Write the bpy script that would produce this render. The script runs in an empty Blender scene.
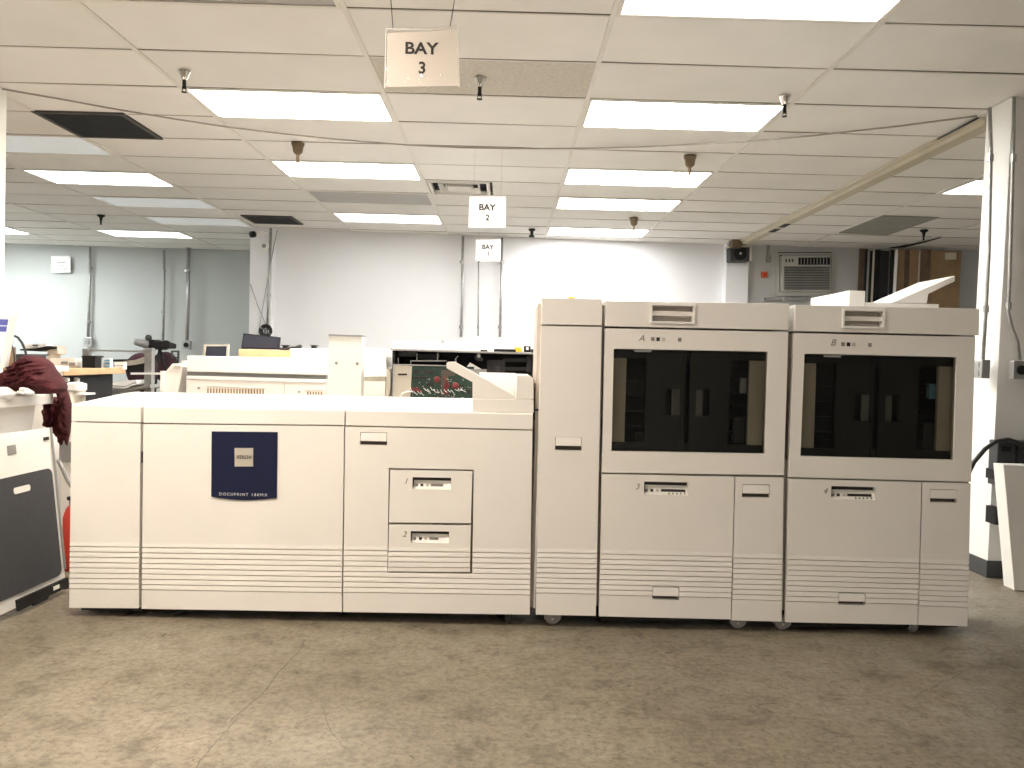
import bpy, bmesh, math, random
from mathutils import Vector, Matrix, noise
random.seed(7)
SC = bpy.context.scene
COL = SC.collection

# ------------------------------------------------------------------ camera
F = 830.0; H = 1.2; CE = 2.806
YAW, PITCH, ROLL = -.00675, -.0288, .0255
ROT = (Matrix.Rotation(YAW, 3, 'Z') @ Matrix.Rotation(math.pi/2+PITCH, 3, 'X') @ Matrix.Rotation(ROLL, 3, 'Z'))
EYE = Vector((0, 0, H))
cd = bpy.data.cameras.new('camera'); cam = bpy.data.objects.new('camera', cd); COL.objects.link(cam)
cam.matrix_world = Matrix.Translation(EYE) @ ROT.to_4x4()
cd.sensor_width = 36; cd.lens = 36*F/1024; cd.clip_start = .05; cd.clip_end = 100
SC.camera = cam

def ray(x, y): return ROT @ Vector(((x-512)/F, -(y-384)/F, -1))
def at(x, y, Y): d = ray(x, y); return EYE + d*(Y/d.y)
def atZ(x, y, Z): d = ray(x, y); return EYE + d*((Z-H)/d.z)
def atX(x, y, X): d = ray(x, y); return EYE + d*(X/d.x)

# ------------------------------------------------------------------ materials
def nodes(m):
    m.use_nodes = True
    return m.node_tree.nodes, m.node_tree.links, m.node_tree.nodes['Principled BSDF']
def mat(name, col, rough=.5, metal=0, var=.04, scale=6, bump=0, bscale=200, spec=.5, dirt=0):
    m = bpy.data.materials.new(name); N, L, b = nodes(m)
    b.inputs['Roughness'].default_value = rough; b.inputs['Metallic'].default_value = metal
    b.inputs['Specular IOR Level'].default_value = spec
    tc = N.new('ShaderNodeTexCoord'); nz = N.new('ShaderNodeTexNoise'); nz.inputs['Scale'].default_value = scale
    nz.inputs['Detail'].default_value = 5
    L.new(tc.outputs['Object'], nz.inputs['Vector'])
    r = N.new('ShaderNodeValToRGB'); L.new(nz.outputs['Fac'], r.inputs['Fac'])
    lo = [max(0, c*(1-var-dirt)) for c in col[:3]]; hi = [min(1, c*(1+var)) for c in col[:3]]
    r.color_ramp.elements[0].position = .3; r.color_ramp.elements[1].position = .7
    r.color_ramp.elements[0].color = (*lo, 1); r.color_ramp.elements[1].color = (*hi, 1)
    L.new(r.outputs['Color'], b.inputs['Base Color'])
    if bump:
        n2 = N.new('ShaderNodeTexNoise'); n2.inputs['Scale'].default_value = bscale
        L.new(tc.outputs['Object'], n2.inputs['Vector'])
        bp = N.new('ShaderNodeBump'); bp.inputs['Strength'].default_value = bump; bp.inputs['Distance'].default_value = .002
        L.new(n2.outputs['Fac'], bp.inputs['Height']); L.new(bp.outputs['Normal'], b.inputs['Normal'])
    return m
def emit(name, col, s, base=.8):
    m = bpy.data.materials.new(name); N, L, b = nodes(m)
    b.inputs['Base Color'].default_value = (base, base, base, 1)
    b.inputs['Emission Color'].default_value = (*col, 1); b.inputs['Emission Strength'].default_value = s
    return m
M = {}
M['plastic'] = mat('printer_plastic', (.875, .85, .81), .42, var=.02, scale=3, bump=.08, bscale=500)
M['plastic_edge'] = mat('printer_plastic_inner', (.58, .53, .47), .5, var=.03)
M['plastic_white'] = mat('white_plastic', (.93, .92, .89), .4, var=.01)
M['seam'] = mat('seam_dark', (.10, .085, .07), .7)
M['black'] = mat('black_plastic', (.012, .012, .014), .6, var=.2, spec=.25)
M['blackmetal'] = mat('black_metal', (.016, .016, .016), .6, var=.3, dirt=.2, spec=.3)
M['caster_grey'] = mat('caster_grey', (.30, .29, .28), .45, var=.1)
M['flap'] = mat('pull_flap_grey', (.15, .15, .15), .5)
M['tray'] = mat('tray_plate_black', (.018, .018, .019), .45, var=.1)
M['darkgrey'] = mat('dark_grey', (.05, .052, .057), .55, var=.1, spec=.3)
M['charcoal'] = mat('charcoal_felt', (.055, .057, .065), .8, var=.08, scale=30)
M['grey'] = mat('grey_metal', (.33, .33, .33), .4, .3, var=.08)
M['galv'] = mat('galvanised_conduit', (.42, .42, .41), .38, .7, var=.12, scale=20)
M['chrome'] = mat('chrome', (.75, .74, .70), .2, 1, var=.05)
M['brass'] = mat('brass', (.17, .125, .08), .45, .7, var=.1)
M['navy'] = mat('navy_badge', (.011, .015, .046), .6, var=.05, spec=.2)
M['silver'] = mat('silver_plate', (.62, .58, .50), .35, .3, var=.03)
M['ink'] = mat('black_ink', (.02, .018, .016), .6)
M['greyink'] = mat('grey_ink', (.25, .235, .21), .6)
M['whiteink'] = mat('white_ink', (.65, .66, .72), .6)
M['paper'] = mat('paper', (.88, .88, .88), .7, var=.01)
M['wall'] = mat('painted_wall', (.80, .81, .84), .75, var=.025, scale=1.5, bump=.1, bscale=60)
M['wall_green'] = mat('painted_wall_green', (.50, .53, .52), .75, var=.03, scale=1.2, bump=.1, bscale=60)
M['wall_grey'] = mat('wall_grey_less_lit', (.56, .57, .58), .75, var=.04, scale=2)  # grey tone carries the weaker light on the back right wall
M['column'] = mat('column_paint', (.86, .86, .83), .6, var=.03, scale=2, bump=.2, bscale=12)
M['column_face'] = mat('column_front_paint', (.86, .86, .84), .6, var=.03, scale=2)  # front face of the right column, toned apart from its other faces
M['tile'] = mat('ceiling_tile', (.86, .845, .82), .9, var=.03, scale=2.2, bump=.35, bscale=140)
M['tile_b'] = mat('ceiling_tile_b', (.82, .805, .78), .9, var=.03, scale=2.2, bump=.35, bscale=140)
M['tile_dark'] = mat('ceiling_tile_aged', (.60, .565, .51), .95, var=.10, scale=40, bump=.6, bscale=90)
M['tile_grey'] = mat('ceiling_tile_grey', (.30, .30, .27), .95, var=.08, scale=9, bump=.4, bscale=90)
M['tbar'] = mat('ceiling_tbar', (.78, .76, .72), .6, var=.03)
M['shadowgap'] = mat('gap_shade', (.26, .24, .21), .95)
M['cream'] = mat('cream_track', (.60, .55, .44), .5, var=.05)
M['grille'] = mat('return_grille', (.055, .05, .045), .6, var=.2)
M['wood'] = mat('light_wood', (.60, .40, .22), .5, var=.12, scale=9)
M['card'] = mat('cardboard', (.30, .20, .11), .8, var=.15, scale=5)
M['card_dark'] = mat('cardboard_dark', (.15, .10, .07), .8, var=.2, scale=5)
M['maroon'] = mat('maroon_cloth', (.072, .008, .013), .9, var=.3, scale=14, bump=.3, bscale=300)
M['maroon_seat'] = mat('maroon_upholstery', (.05, .018, .028), .9, var=.2)
M['pcb'] = mat('circuit_board_green', (.016, .05, .035), .5, var=.4, scale=60)
M['darkred'] = mat('dark_red_wire', (.17, .025, .025), .6)
M['red'] = mat('red_plastic', (.55, .04, .02), .5)
M['orange'] = mat('orange_plastic', (.75, .15, .05), .5)
M['yellow'] = mat('yellow_plastic', (.85, .6, .05), .5)
M['blue'] = mat('blue_plastic', (.16, .36, .50), .5, var=.3, scale=60)
M['screen'] = mat('blank_screen', (.035, .04, .06), .25, var=.05)
M['cable'] = mat('black_cable', (.02, .02, .022), .5)
M['wirewhite'] = mat('pale_wire', (.35, .32, .28), .5)
M['ac'] = mat('aircon_plastic', (.50, .50, .47), .6, var=.05)
M['base'] = mat('baseboard_rubber', (.05, .052, .055), .6)
COLS = {'W': (1.0, .87, .73), 'N': (1.0, .98, .935), 'C': (.97, 1.0, .99)}
def LT(c, s_): return emit('lit_diffuser', COLS[c], s_)
DIM = emit('failing_diffuser', (.95, 1.0, .98), .15, .5)
OFF = mat('unlit_diffuser', (.42, .41, .39), .5)
# smoked glass
def glassmat(name, tint, refl):
    g = bpy.data.materials.new(name); N, L, b = nodes(g); out = N['Material Output']
    N.remove(b)
    tr = N.new('ShaderNodeBsdfTransparent'); tr.inputs['Color'].default_value = (*tint, 1)
    gl = N.new('ShaderNodeBsdfGlossy'); gl.inputs['Roughness'].default_value = .06
    mx = N.new('ShaderNodeMixShader'); fr = N.new('ShaderNodeFresnel'); fr.inputs['IOR'].default_value = refl
    L.new(fr.outputs[0], mx.inputs[0]); L.new(tr.outputs[0], mx.inputs[1]); L.new(gl.outputs[0], mx.inputs[2]); L.new(mx.outputs[0], out.inputs[0])
    return g
M['glass'] = glassmat('smoked_glass', (.80, .80, .76), 1.22)
M['sleeve'] = glassmat('clear_plastic_sleeve', (.93, .92, .90), 1.5)
# floor
def floormat():
    m = bpy.data.materials.new('worn_concrete'); N, L, b = nodes(m)
    geo = N.new('ShaderNodeNewGeometry'); POS = geo.outputs['Position']
    def nz(scale, detail=6, rough=.6, sc=(1, 1, 1), off=(0, 0, 0), rot=0, dist=0):
        mp = N.new('ShaderNodeMapping'); mp.inputs['Scale'].default_value = sc; mp.inputs['Location'].default_value = off
        mp.inputs['Rotation'].default_value = (0, 0, rot); L.new(POS, mp.inputs['Vector'])
        n = N.new('ShaderNodeTexNoise'); n.inputs['Scale'].default_value = scale; n.inputs['Detail'].default_value = detail
        n.inputs['Roughness'].default_value = rough; n.inputs['Distortion'].default_value = dist; L.new(mp.outputs[0], n.inputs['Vector']); return n
    def ramp(src, stops):
        r = N.new('ShaderNodeValToRGB'); L.new(src, r.inputs['Fac']); e = r.color_ramp.elements
        while len(e) < len(stops): e.new(.5)
        for k, (p, c) in enumerate(stops): e[k].position = p; e[k].color = (*c, 1) if len(c) == 3 else c
        return r
    def mul(a, b_, f=1):
        x = N.new('ShaderNodeMix'); x.data_type = 'RGBA'; x.blend_type = 'MULTIPLY'; x.inputs[0].default_value = f
        L.new(a, x.inputs[6]); L.new(b_, x.inputs[7]); return x.outputs[2]
    base = ramp(nz(1.1, 5).outputs['Fac'], [(.3, (.16, .136, .098)), (.5, (.20, .173, .127)), (.72, (.26, .23, .178))])
    c = mul(base.outputs[0], ramp(nz(38, 8, .8).outputs['Fac'], [(.36, (.58, .55, .52)), (.5, (1, 1, 1)), (.66, (1.34, 1.34, 1.33))]).outputs[0])
    c = mul(c, ramp(nz(7, 8, .75).outputs['Fac'], [(.36, (.62, .59, .56)), (.48, (1, 1, 1)), (.7, (1.14, 1.14, 1.14))]).outputs[0])
    # brown chips and scuffs of several sizes, clustered by a broad mask
    clus = ramp(nz(1.7, 4, off=(4, 2, 0)).outputs['Fac'], [(.42, (0, 0, 0)), (.58, (1, 1, 1))])
    for s_, sc, rot, th, dk in ((16, (1, 1, 1), 0, .655, .42), (24, (1.2, .8, 1), 1.1, .66, .5), (9, (.45, 2.6, 1), .5, .66, .55), (9, (.4, 3.0, 1), 2.2, .67, .6), (46, (1, 1, 1), 0, .68, .5)):
        st = ramp(nz(s_, 5, .62, sc, (s_, rot*3, 0), rot, .6).outputs['Fac'], [(th, (1, 1, 1)), (th+.018, (dk+.15, dk+.08, dk)), (th+.06, (dk, dk*.88, dk*.74))])
        x = N.new('ShaderNodeMix'); x.data_type = 'RGBA'; x.blend_type = 'MULTIPLY'
        mm = N.new('ShaderNodeMath'); mm.operation = 'MULTIPLY_ADD'; L.new(clus.outputs[0], mm.inputs[0]); mm.inputs[1].default_value = .55; mm.inputs[2].default_value = .45
        L.new(mm.outputs[0], x.inputs[0]); L.new(c, x.inputs[6]); L.new(st.outputs[0], x.inputs[7]); c = x.outputs[2]
    # pale dry patches
    pt = ramp(nz(2.3, 7, .7, off=(9, 5, 0)).outputs['Fac'], [(.55, (1, 1, 1)), (.68, (1.22, 1.21, 1.2))]); c = mul(c, pt.outputs[0])
    # cracks: three wandering lines
    def crack(x0, y0, x1, y1, w=.0035):
        nonlocal c
        sep = N.new('ShaderNodeSeparateXYZ'); L.new(POS, sep.inputs[0])
        n = nz(2.5, 6, .6, off=(x0*7, y0*3, 0))
        dx, dy = x1-x0, y1-y0; l = math.hypot(dx, dy); nx, ny = -dy/l, dx/l
        def mth(op, a, b2=None):
            q = N.new('ShaderNodeMath'); q.operation = op
            for i, v in enumerate((a, b2)):
                if v is None: continue
                if isinstance(v, (int, float)): q.inputs[i].default_value = v
                else: L.new(v, q.inputs[i])
            return q.outputs[0]
        d = mth('ADD', mth('MULTIPLY', mth('SUBTRACT', sep.outputs[0], x0), nx), mth('MULTIPLY', mth('SUBTRACT', sep.outputs[1], y0), ny))
        t = mth('ADD', mth('MULTIPLY', mth('SUBTRACT', sep.outputs[0], x0), dx/l), mth('MULTIPLY', mth('SUBTRACT', sep.outputs[1], y0), dy/l))
        d = mth('ADD', d, mth('MULTIPLY', mth('SUBTRACT', n.outputs['Fac'], .5), .10))
        near = mth('LESS_THAN', mth('ABSOLUTE', d), w)
        ins = mth('MULTIPLY', mth('GREATER_THAN', t, 0), mth('LESS_THAN', t, l))
        f = mth('MULTIPLY', mth('MULTIPLY', near, ins), .75)
        x = N.new('ShaderNodeMix'); x.data_type = 'RGBA'; L.new(f, x.inputs[0]); L.new(c, x.inputs[6]); x.inputs[7].default_value = (.06, .045, .03, 1)
        c = x.outputs[2]
    for a in CRACKS: crack(*a)
    L.new(c, b.inputs['Base Color'])
    rr = ramp(nz(5, 6).outputs['Fac'], [(.3, (.34, .34, .34)), (.7, (.62, .62, .62))]); L.new(rr.outputs[0], b.inputs['Roughness'])
    bp = N.new('ShaderNodeBump'); bp.inputs['Strength'].default_value = .25; bp.inputs['Distance'].default_value = .002
    L.new(nz(60, 6).outputs['Fac'], bp.inputs['Height']); L.new(bp.outputs[0], b.inputs['Normal'])
    return m
def fl(x, y): p = atZ(x, y, 0); return p.x, p.y
CRACKS = [(*fl(306, 640), *fl(232, 722), .0022), (*fl(236, 716), *fl(196, 768), .0018), (*fl(560, 655), *fl(430, 685), .0014),
          (*fl(240, 730), *fl(150, 752), .0012), (*fl(970, 668), *fl(915, 700), .0016), (*fl(320, 706), *fl(350, 752), .0014)]

# ------------------------------------------------------------------ mesh helpers
ORG = {}
class MB:
    def __init__(s): s.v = []; s.f = []; s.m = []; s.mats = []; s.cur = 0
    def mat(s, m):
        if isinstance(m, str): m = M[m]
        if m not in s.mats: s.mats.append(m)
        s.cur = s.mats.index(m); return s
    def face(s, idx): s.f.append(tuple(idx)); s.m.append(s.cur)
    def add(s, vs): n = len(s.v); s.v += [Vector(p) for p in vs]; return n
    def quad(s, *p): n = s.add(p); s.face(range(n, n+len(p)))
    def hexa(s, a, b):            # two matching loops -> closed prism
        n = s.add(list(a)+list(b)); k = len(a)
        s.face(range(n, n+k)); s.face(reversed(range(n+k, n+2*k)))
        for i in range(k): j = (i+1) % k; s.face((n+i, n+k+i, n+k+j, n+j))
        return s
    def box(s, x0, x1, y0, y1, z0, z1):
        a = [(x0, y0, z0), (x1, y0, z0), (x1, y0, z1), (x0, y0, z1)]; return s.hexa(a, [(p[0], y1, p[2]) for p in a])
    def ext(s, pts, d): d = Vector(d); a = [Vector(p) for p in pts]; return s.hexa(a, [p+d for p in a])
    def slab(s, px, Y, depth): return s.ext([at(x, y, Y) for x, y in px], (0, depth, 0))
    def rect(s, x0, y0, x1, y1, Y, depth): return s.slab([(x0, y0), (x1, y0), (x1, y1), (x0, y1)], Y, depth)
    def tube(s, pts, r, n=8, caps=True):
        pts = [Vector(p) for p in pts]; rings = []
        for i, p in enumerate(pts):
            t = (pts[min(i+1, len(pts)-1)]-pts[max(i-1, 0)]).normalized()
            u = t.cross(Vector((0, 0, 1)) if abs(t.z) < .9 else Vector((1, 0, 0))).normalized(); w = t.cross(u)
            rr = r[i] if isinstance(r, (list, tuple)) else r
            rings.append(s.add([p+(u*math.cos(2*math.pi*k/n)+w*math.sin(2*math.pi*k/n))*rr for k in range(n)]))
        for a, b in zip(rings, rings[1:]):
            for k in range(n): j = (k+1) % n; s.face((a+k, a+j, b+j, b+k))
        if caps: s.face(range(rings[0], rings[0]+n)); s.face(reversed(range(rings[-1], rings[-1]+n)))
        return s
    def lathe(s, c, prof, n=16, axis='Z'):
        c = Vector(c); ring = []
        for r, h in prof:
            L = []
            for k in range(n):
                a = 2*math.pi*k/n; q = (r*math.cos(a), r*math.sin(a), h)
                if axis == 'Y': q = (q[0], h, q[1])
                if axis == 'X': q = (h, q[0], q[1])
                L.append(c+Vector(q))
            ring.append(s.add(L))
        for a, b in zip(ring, ring[1:]):
            for k in range(n): j = (k+1) % n; s.face((a+k, a+j, b+j, b+k))
        s.face(range(ring[0], ring[0]+n)); s.face(reversed(range(ring[-1], ring[-1]+n)))
        return s
    def build(s, name, m=None, parent=None, bevel=0, smooth=False, label=None, remesh=0):
        me = bpy.data.meshes.new(name)
        if m is not None: s.mats = [M[m] if isinstance(m, str) else m]; s.m = [0]*len(s.f)
        o = bpy.data.objects.new(name, me)
        if parent is None:
            mn = [min(v[i] for v in s.v) for i in range(3)]; mx = [max(v[i] for v in s.v) for i in range(3)]
            org = Vector(((mn[0]+mx[0])/2, (mn[1]+mx[1])/2, mn[2]))
        else: org = Vector((0, 0, 0))
        me.from_pydata([tuple(v-org) for v in s.v], [], s.f)
        for mm in s.mats: me.materials.append(mm)
        for p, k in zip(me.polygons, s.m): p.material_index = k; p.use_smooth = smooth
        me.validate(); 
        b = bmesh.new(); b.from_mesh(me); bmesh.ops.recalc_face_normals(b, faces=b.faces); b.to_mesh(me); b.free()
        COL.objects.link(o); o.location = org; ORG[o.name] = org
        if parent is not None:
            o.parent = parent; o.matrix_parent_inverse = Matrix.Translation(-ORG[parent.name])
        if bevel:
            bv = o.modifiers.new('bevel', 'BEVEL'); bv.width = bevel; bv.segments = 2; bv.limit_method = 'ANGLE'; bv.angle_limit = math.radians(40)
        if label: o['label'] = label
        return o
def thing(name, label, cat, loc=(0, 0, 0), group=None):
    o = bpy.data.objects.new(name, None); COL.objects.link(o); o.location = loc; ORG[o.name] = Vector(loc)
    o.empty_display_size = .05
    o['label'] = label; o['category'] = cat
    if group: o['group'] = group
    return o
def tag(o, label, cat, group=None, kind=None):
    o['label'] = label; o['category'] = cat
    if group: o['group'] = group
    if kind: o['kind'] = kind
    return o
def struct(o): o['kind'] = 'structure'; return o
def dup(root, loc, label, group=None):
    r = root.copy(); COL.objects.link(r); r.location = Vector(loc); r['label'] = label
    if group: r['group'] = group
    for ch in root.children:
        c = ch.copy(); COL.objects.link(c); c.parent = r
        for g in ch.children:
            d = g.copy(); COL.objects.link(d); d.parent = c
    return r

def text(name, s, cx, cy, hpx, Y, m, parent, bold=0, shear=0, wpx=None, off=.0015, space=1):
    cu = bpy.data.curves.new('t', 'FONT'); cu.body = s; cu.size = 1; cu.extrude = .02; cu.offset = bold; cu.shear = shear
    cu.align_x = 'CENTER'; cu.space_character = space
    t = bpy.data.objects.new('t', cu); COL.objects.link(t)
    bpy.context.view_layer.update()
    me = bpy.data.meshes.new_from_object(t.evaluated_get(bpy.context.evaluated_depsgraph_get()))
    bpy.data.objects.remove(t)
    xs = [v.co.x for v in me.vertices]; ys = [v.co.y for v in me.vertices]
    h = max(ys)-min(ys); w = max(xs)-min(xs); c = at(cx, cy, Y)
    k = Y/F
    sy = hpx*k/h; sx = sy if wpx is None else wpx*k/w
    mx, my = (max(xs)+min(xs))/2, (max(ys)+min(ys))/2
    b = MB(); b.v = [Vector((c.x+(v.co.x-mx)*sx, Y-off-v.co.z*.02, c.z+(v.co.y-my)*sy)) for v in me.vertices]
    b.f = [tuple(p.vertices) for p in me.polygons]; b.m = [0]*len(b.f)
    bpy.data.meshes.remove(me)
    return b.build(name, m, parent)

def bil(q, u, v): return (q[0]*(1-u)+q[1]*u)*(1-v) + (q[3]*(1-u)+q[2]*u)*v
def panel(name, q, Y, parent, m='plastic', holes=(), stripes=(), th=.025, bevel=0, n=(0, -1, 0), out=.0022, label=None, uvholes=(), edge=None):
    """front cover: q = TL,TR,BR,BL in the plane of the cover; openings and louvre ridges are modelled"""
    if Y is not None:
        qp = [Vector((a, b, 0)) for a, b in q]; q3 = [at(a, b, Y) for a, b in q]
        def inv(x, y):
            u = v = .5
            for _ in range(12):
                p = bil(qp, u, v); e = Vector((x, y, 0))-p
                du = bil(qp, u+.01, v)-p; dv = bil(qp, u, v+.01)-p
                det = du.x*dv.y-du.y*dv.x
                u += .01*(e.x*dv.y-e.y*dv.x)/det; v += .01*(du.x*e.y-du.y*e.x)/det
            return u, v
        hs = []
        for x0, y0, x1, y1 in holes:
            xm, ym = (x0+x1)/2, (y0+y1)/2
            hs.append((inv(x0, ym)[0], inv(xm, y0)[1], inv(x1, ym)[0], inv(xm, y1)[1]))
        sv = [(y-q[0][1])/(q[3][1]-q[0][1]) for y in stripes]
        hpx = q[3][1]-q[0][1]
    else:
        q3 = [Vector(p) for p in q]; hs = list(uvholes); sv = list(stripes); hpx = 100
    n = Vector(n)
    lev = [(0, 0)]
    for k, v in enumerate(sv):
        g = 1.1/hpx
        if k == 0: lev.append((v-4.5/hpx, 0))
        lev += [(v-g/2, out), (v-g/2, -.007), (v+g/2, -.007), (v+g/2, 0)]
    lev.append((1, 0))
    cuts = sorted({round(h[i], 5) for h in hs for i in (1, 3)})
    full = []
    for a, b in zip(lev, lev[1:]):
        full.append(a)
        for c in cuts:
            if a[0] < c < b[0]: full.append((c, a[1]+(b[1]-a[1])*(c-a[0])/(b[0]-a[0])))
    full.append(lev[-1])
    us = sorted({0, 1} | {round(h[i], 5) for h in hs for i in (0, 2)})
    def inhole(u, v): return any(h[0] < u < h[2] and h[1] < v < h[3] for h in hs)
    b = MB(); b.mat(m)
    fr = [[bil(q3, u, v)+n*o for u in us] for v, o in full]
    bk = [[bil(q3, u, v)-n*th for u in us] for v, o in full]
    fi = [b.add(r) for r in fr]; bi = [b.add(r) for r in bk]
    J, I = len(full)-1, len(us)-1
    fill = [[not inhole((us[i]+us[i+1])/2, (full[j][0]+full[j+1][0])/2) for i in range(I)] for j in range(J)]
    for j in range(J):
        for i in range(I):
            if not fill[j][i]: continue
            b.face((fi[j]+i, fi[j]+i+1, fi[j+1]+i+1, fi[j+1]+i))
            if full[j+1][0] > full[j][0]: b.face((bi[j]+i, bi[j]+i+1, bi[j+1]+i+1, bi[j+1]+i))
            if j == 0 or not fill[j-1][i]: b.face((fi[j]+i, fi[j]+i+1, bi[j]+i+1, bi[j]+i))
            if j == J-1 or not fill[j+1][i]: b.face((fi[j+1]+i, fi[j+1]+i+1, bi[j+1]+i+1, bi[j+1]+i))
            if i == 0 or not fill[j][i-1]: b.face((fi[j]+i, fi[j+1]+i, bi[j+1]+i, bi[j]+i))
            if i == I-1 or not fill[j][i+1]: b.face((fi[j]+i+1, fi[j+1]+i+1, bi[j+1]+i+1, bi[j]+i+1))
    o = b.build(name, None, parent, label=label)
    if bevel:
        bv = o.modifiers.new('bevel', 'BEVEL'); bv.width = bevel; bv.segments = 2; bv.limit_method = 'ANGLE'; bv.angle_limit = math.radians(50)
    return o

# ------------------------------------------------------------------ room shell
b = MB(); b.box(-8.6, 6.6, -3.2, 13.3, -.1, 0); struct(b.build('floor', floormat()))
XS = [-8.6, -8.0, -6.76, -5.6, -4.45, -3.26, -2.03, -.795, .452, 1.70, 2.95, 3.87, 5.09, 6.31, 6.6]
YS = [-3.2]+[3.9+.612*k for k in range(-11, 16)]+[13.3]
def ci(x): return min(range(len(XS)), key=lambda i: abs(XS[i]-x))
def cj(y): return min(range(len(YS)), key=lambda i: abs(YS[i]-y))
# x (left grid line), y (near grid line), kind, label
LIGHTS = [
 (.452, 5.124, LT('N', 17), 'lit fluorescent troffer at right centre, beside the second chrome sprinkler from the right'),
 (.452, 3.288, LT('N', 2), 'largest lit fluorescent troffer cut by the top edge, nearest on the right'),
 (.452, 6.96, LT('N', 18), 'lit troffer right of centre beside a brass sprinkler, above the row of printer towers'),
 (.452, 8.184, LT('N', 15), 'lit troffer in the right column, fourth one back from the camera'),
 (.452, 10.02, LT('N', 13), 'lit troffer in the right column, smallest and closest to the back wall'),
 (-2.03, 5.124, LT('W', 17), 'lit troffer left of centre with a chrome sprinkler at its near corner'),
 (-2.03, 6.96, LT('N', 16), 'lit troffer left of centre under a brass sprinkler, second of its column'),
 (-2.03, 9.408, LT('N', 3.5), 'lit troffer left of centre near the back wall, behind a dark unlit panel'),
 (-4.45, 7.572, LT('C', 3.5), 'bright lit troffer at far left beyond the dark return grille'),
 (-5.6, 11.244, LT('C', 2.2), 'small lit troffer far left close to the green wall'),
 (-8.0, 11.244, LT('C', 24), 'lit troffer at the left picture edge above the green wall'),
 (3.87, 6.96, LT('N', 4), 'lit troffer behind the white column on the right'),
 (-4.45, 6.348, DIM, 'dim failing troffer at the left edge nearest the camera'),
 (-4.45, 8.796, DIM, 'dim troffer at left just behind the bright lit one'),
 (-4.45, 10.02, DIM, 'dim troffer at left, farthest of the three dim ones'),
 (-2.03, 3.288, OFF, 'unlit troffer cut by the top edge of the picture at left'),
 (-2.03, 8.184, OFF, 'grey unlit troffer between the two lit ones left of centre'),
 (-2.03, 2.064, LT('W', 24.5), 'lit troffer overhead left, above the camera and out of frame'),
 (-2.03, -.384, LT('W', 6), 'lit troffer overhead left, behind the camera'),
 (-4.45, 1.452, LT('W', 9), 'lit troffer overhead far left, out of frame'),
 (-4.45, 3.9, LT('W', 8), 'lit troffer left of the frame above the leaning cover panel'),
 (-8.0, 8.796, LT('C', 14), 'unseen troffer added beyond the left picture edge to brighten the wall, farther from the camera'),  # added off-view lamp that brightens the far left wall
 (-8.0, 6.348, LT('C', 10), 'unseen troffer added beyond the left picture edge to brighten the wall, nearer the camera'),  # second added off-view lamp for the far left wall
 (.452, -1.608, LT('N', 7), 'unseen troffer added overhead right, well behind the camera, to light the printer fronts'),  # added behind the camera as fill for the printer fronts
 (-2.03, -2.22, LT('W', 6), 'unseen troffer added overhead left, farthest behind the camera, to light the printer fronts'),  # added rear fill lamp, also for the printer fronts
]
holes = {}
cells = set()
for x, y, k, l in LIGHTS: cells.add((ci(x), cj(y)))
half = {(ci(-3.26), cj(5.736)): 'L', (ci(-.795), cj(7.572)): 'L'}
aged = {(ci(-.795), cj(4.512)): 'tile_dark', (ci(-.795), cj(8.184)): 'tile_b'}
b = MB()
for i in range(len(XS)-1):
    for j in range(len(YS)-1):
        if (i, j) in cells: continue
        x0, x1, y0, y1 = XS[i], XS[i+1], YS[j], YS[j+1]
        if half.get((i, j)) == 'L': x0 = x0+.61
        mm = aged.get((i, j), random.choice(['tile', 'tile', 'tile_b']))
        b.mat(mm); g = .009
        zs = [CE+.006+random.uniform(-.002, .003) for _ in range(4)]
        P = [(x0+g, y0+g, zs[0]), (x1-g, y0+g, zs[1]), (x1-g, y1-g, zs[2]), (x0+g, y1-g, zs[3])]
        n = b.add(P+[(p[0], p[1], CE+.03) for p in P]); b.face((n, n+1, n+2, n+3))
        for a in range(4): c = (a+1) % 4; b.face((n+a, n+4+a, n+4+c, n+c))
b.mat('shadowgap'); b.box(-8.6, 6.6, -3.2, 13.3, CE+.14, CE+.2)
ceil = struct(b.build('ceiling'))
b = MB(); b.mat('tbar')
for x in XS[1:-1]: b.box(x-.013, x+.013, -3.2, 13.3, CE-.001, CE+.03)
b.build('grid_runner', 'tbar', ceil)
b = MB()
for y in YS[1:-1]: b.box(-8.6, 6.6, y-.004, y+.008, CE+.001, CE+.03)
b.build('grid_cross_bar', 'tbar', ceil)
# dark gap strips just beyond each cross bar (shade of the open joint, put in as colour)
b = MB()
for y in YS[1:-1]: b.box(-8.6, 6.6, y-.008, y-.0042, CE+.004, CE+.02)
b.build('joint_shade', 'shadowgap', ceil)

proto = {}
def troffer(x, y, k, label):
    i, j = ci(x), cj(y); x0, x1, y0, y1 = XS[i]+.014, XS[i+1]-.014, YS[j]+.009, YS[j+1]-.009
    t = thing('ceiling_light', label, 'ceiling light', ((x0+x1)/2, (y0+y1)/2, CE), 'fluorescent troffers in the ceiling grid')
    f = MB(); w = .018; z0, z1 = CE-.002, CE+.10
    f.box(x0, x1, y0, y0+w, z0, z1); f.box(x0, x1, y1-w, y1, z0, z1); f.box(x0, x0+w, y0+w, y1-w, z0, z1); f.box(x1-w, x1, y0+w, y1-w, z0, z1)
    f.build('frame', 'tbar', t)
    f = MB(); f.box(x0+w+.001, x1-w-.001, y0+w+.001, y1-w-.001, CE+.004, CE+.014); f.build('diffuser', k, t)
for a in LIGHTS: troffer(*a)

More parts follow.
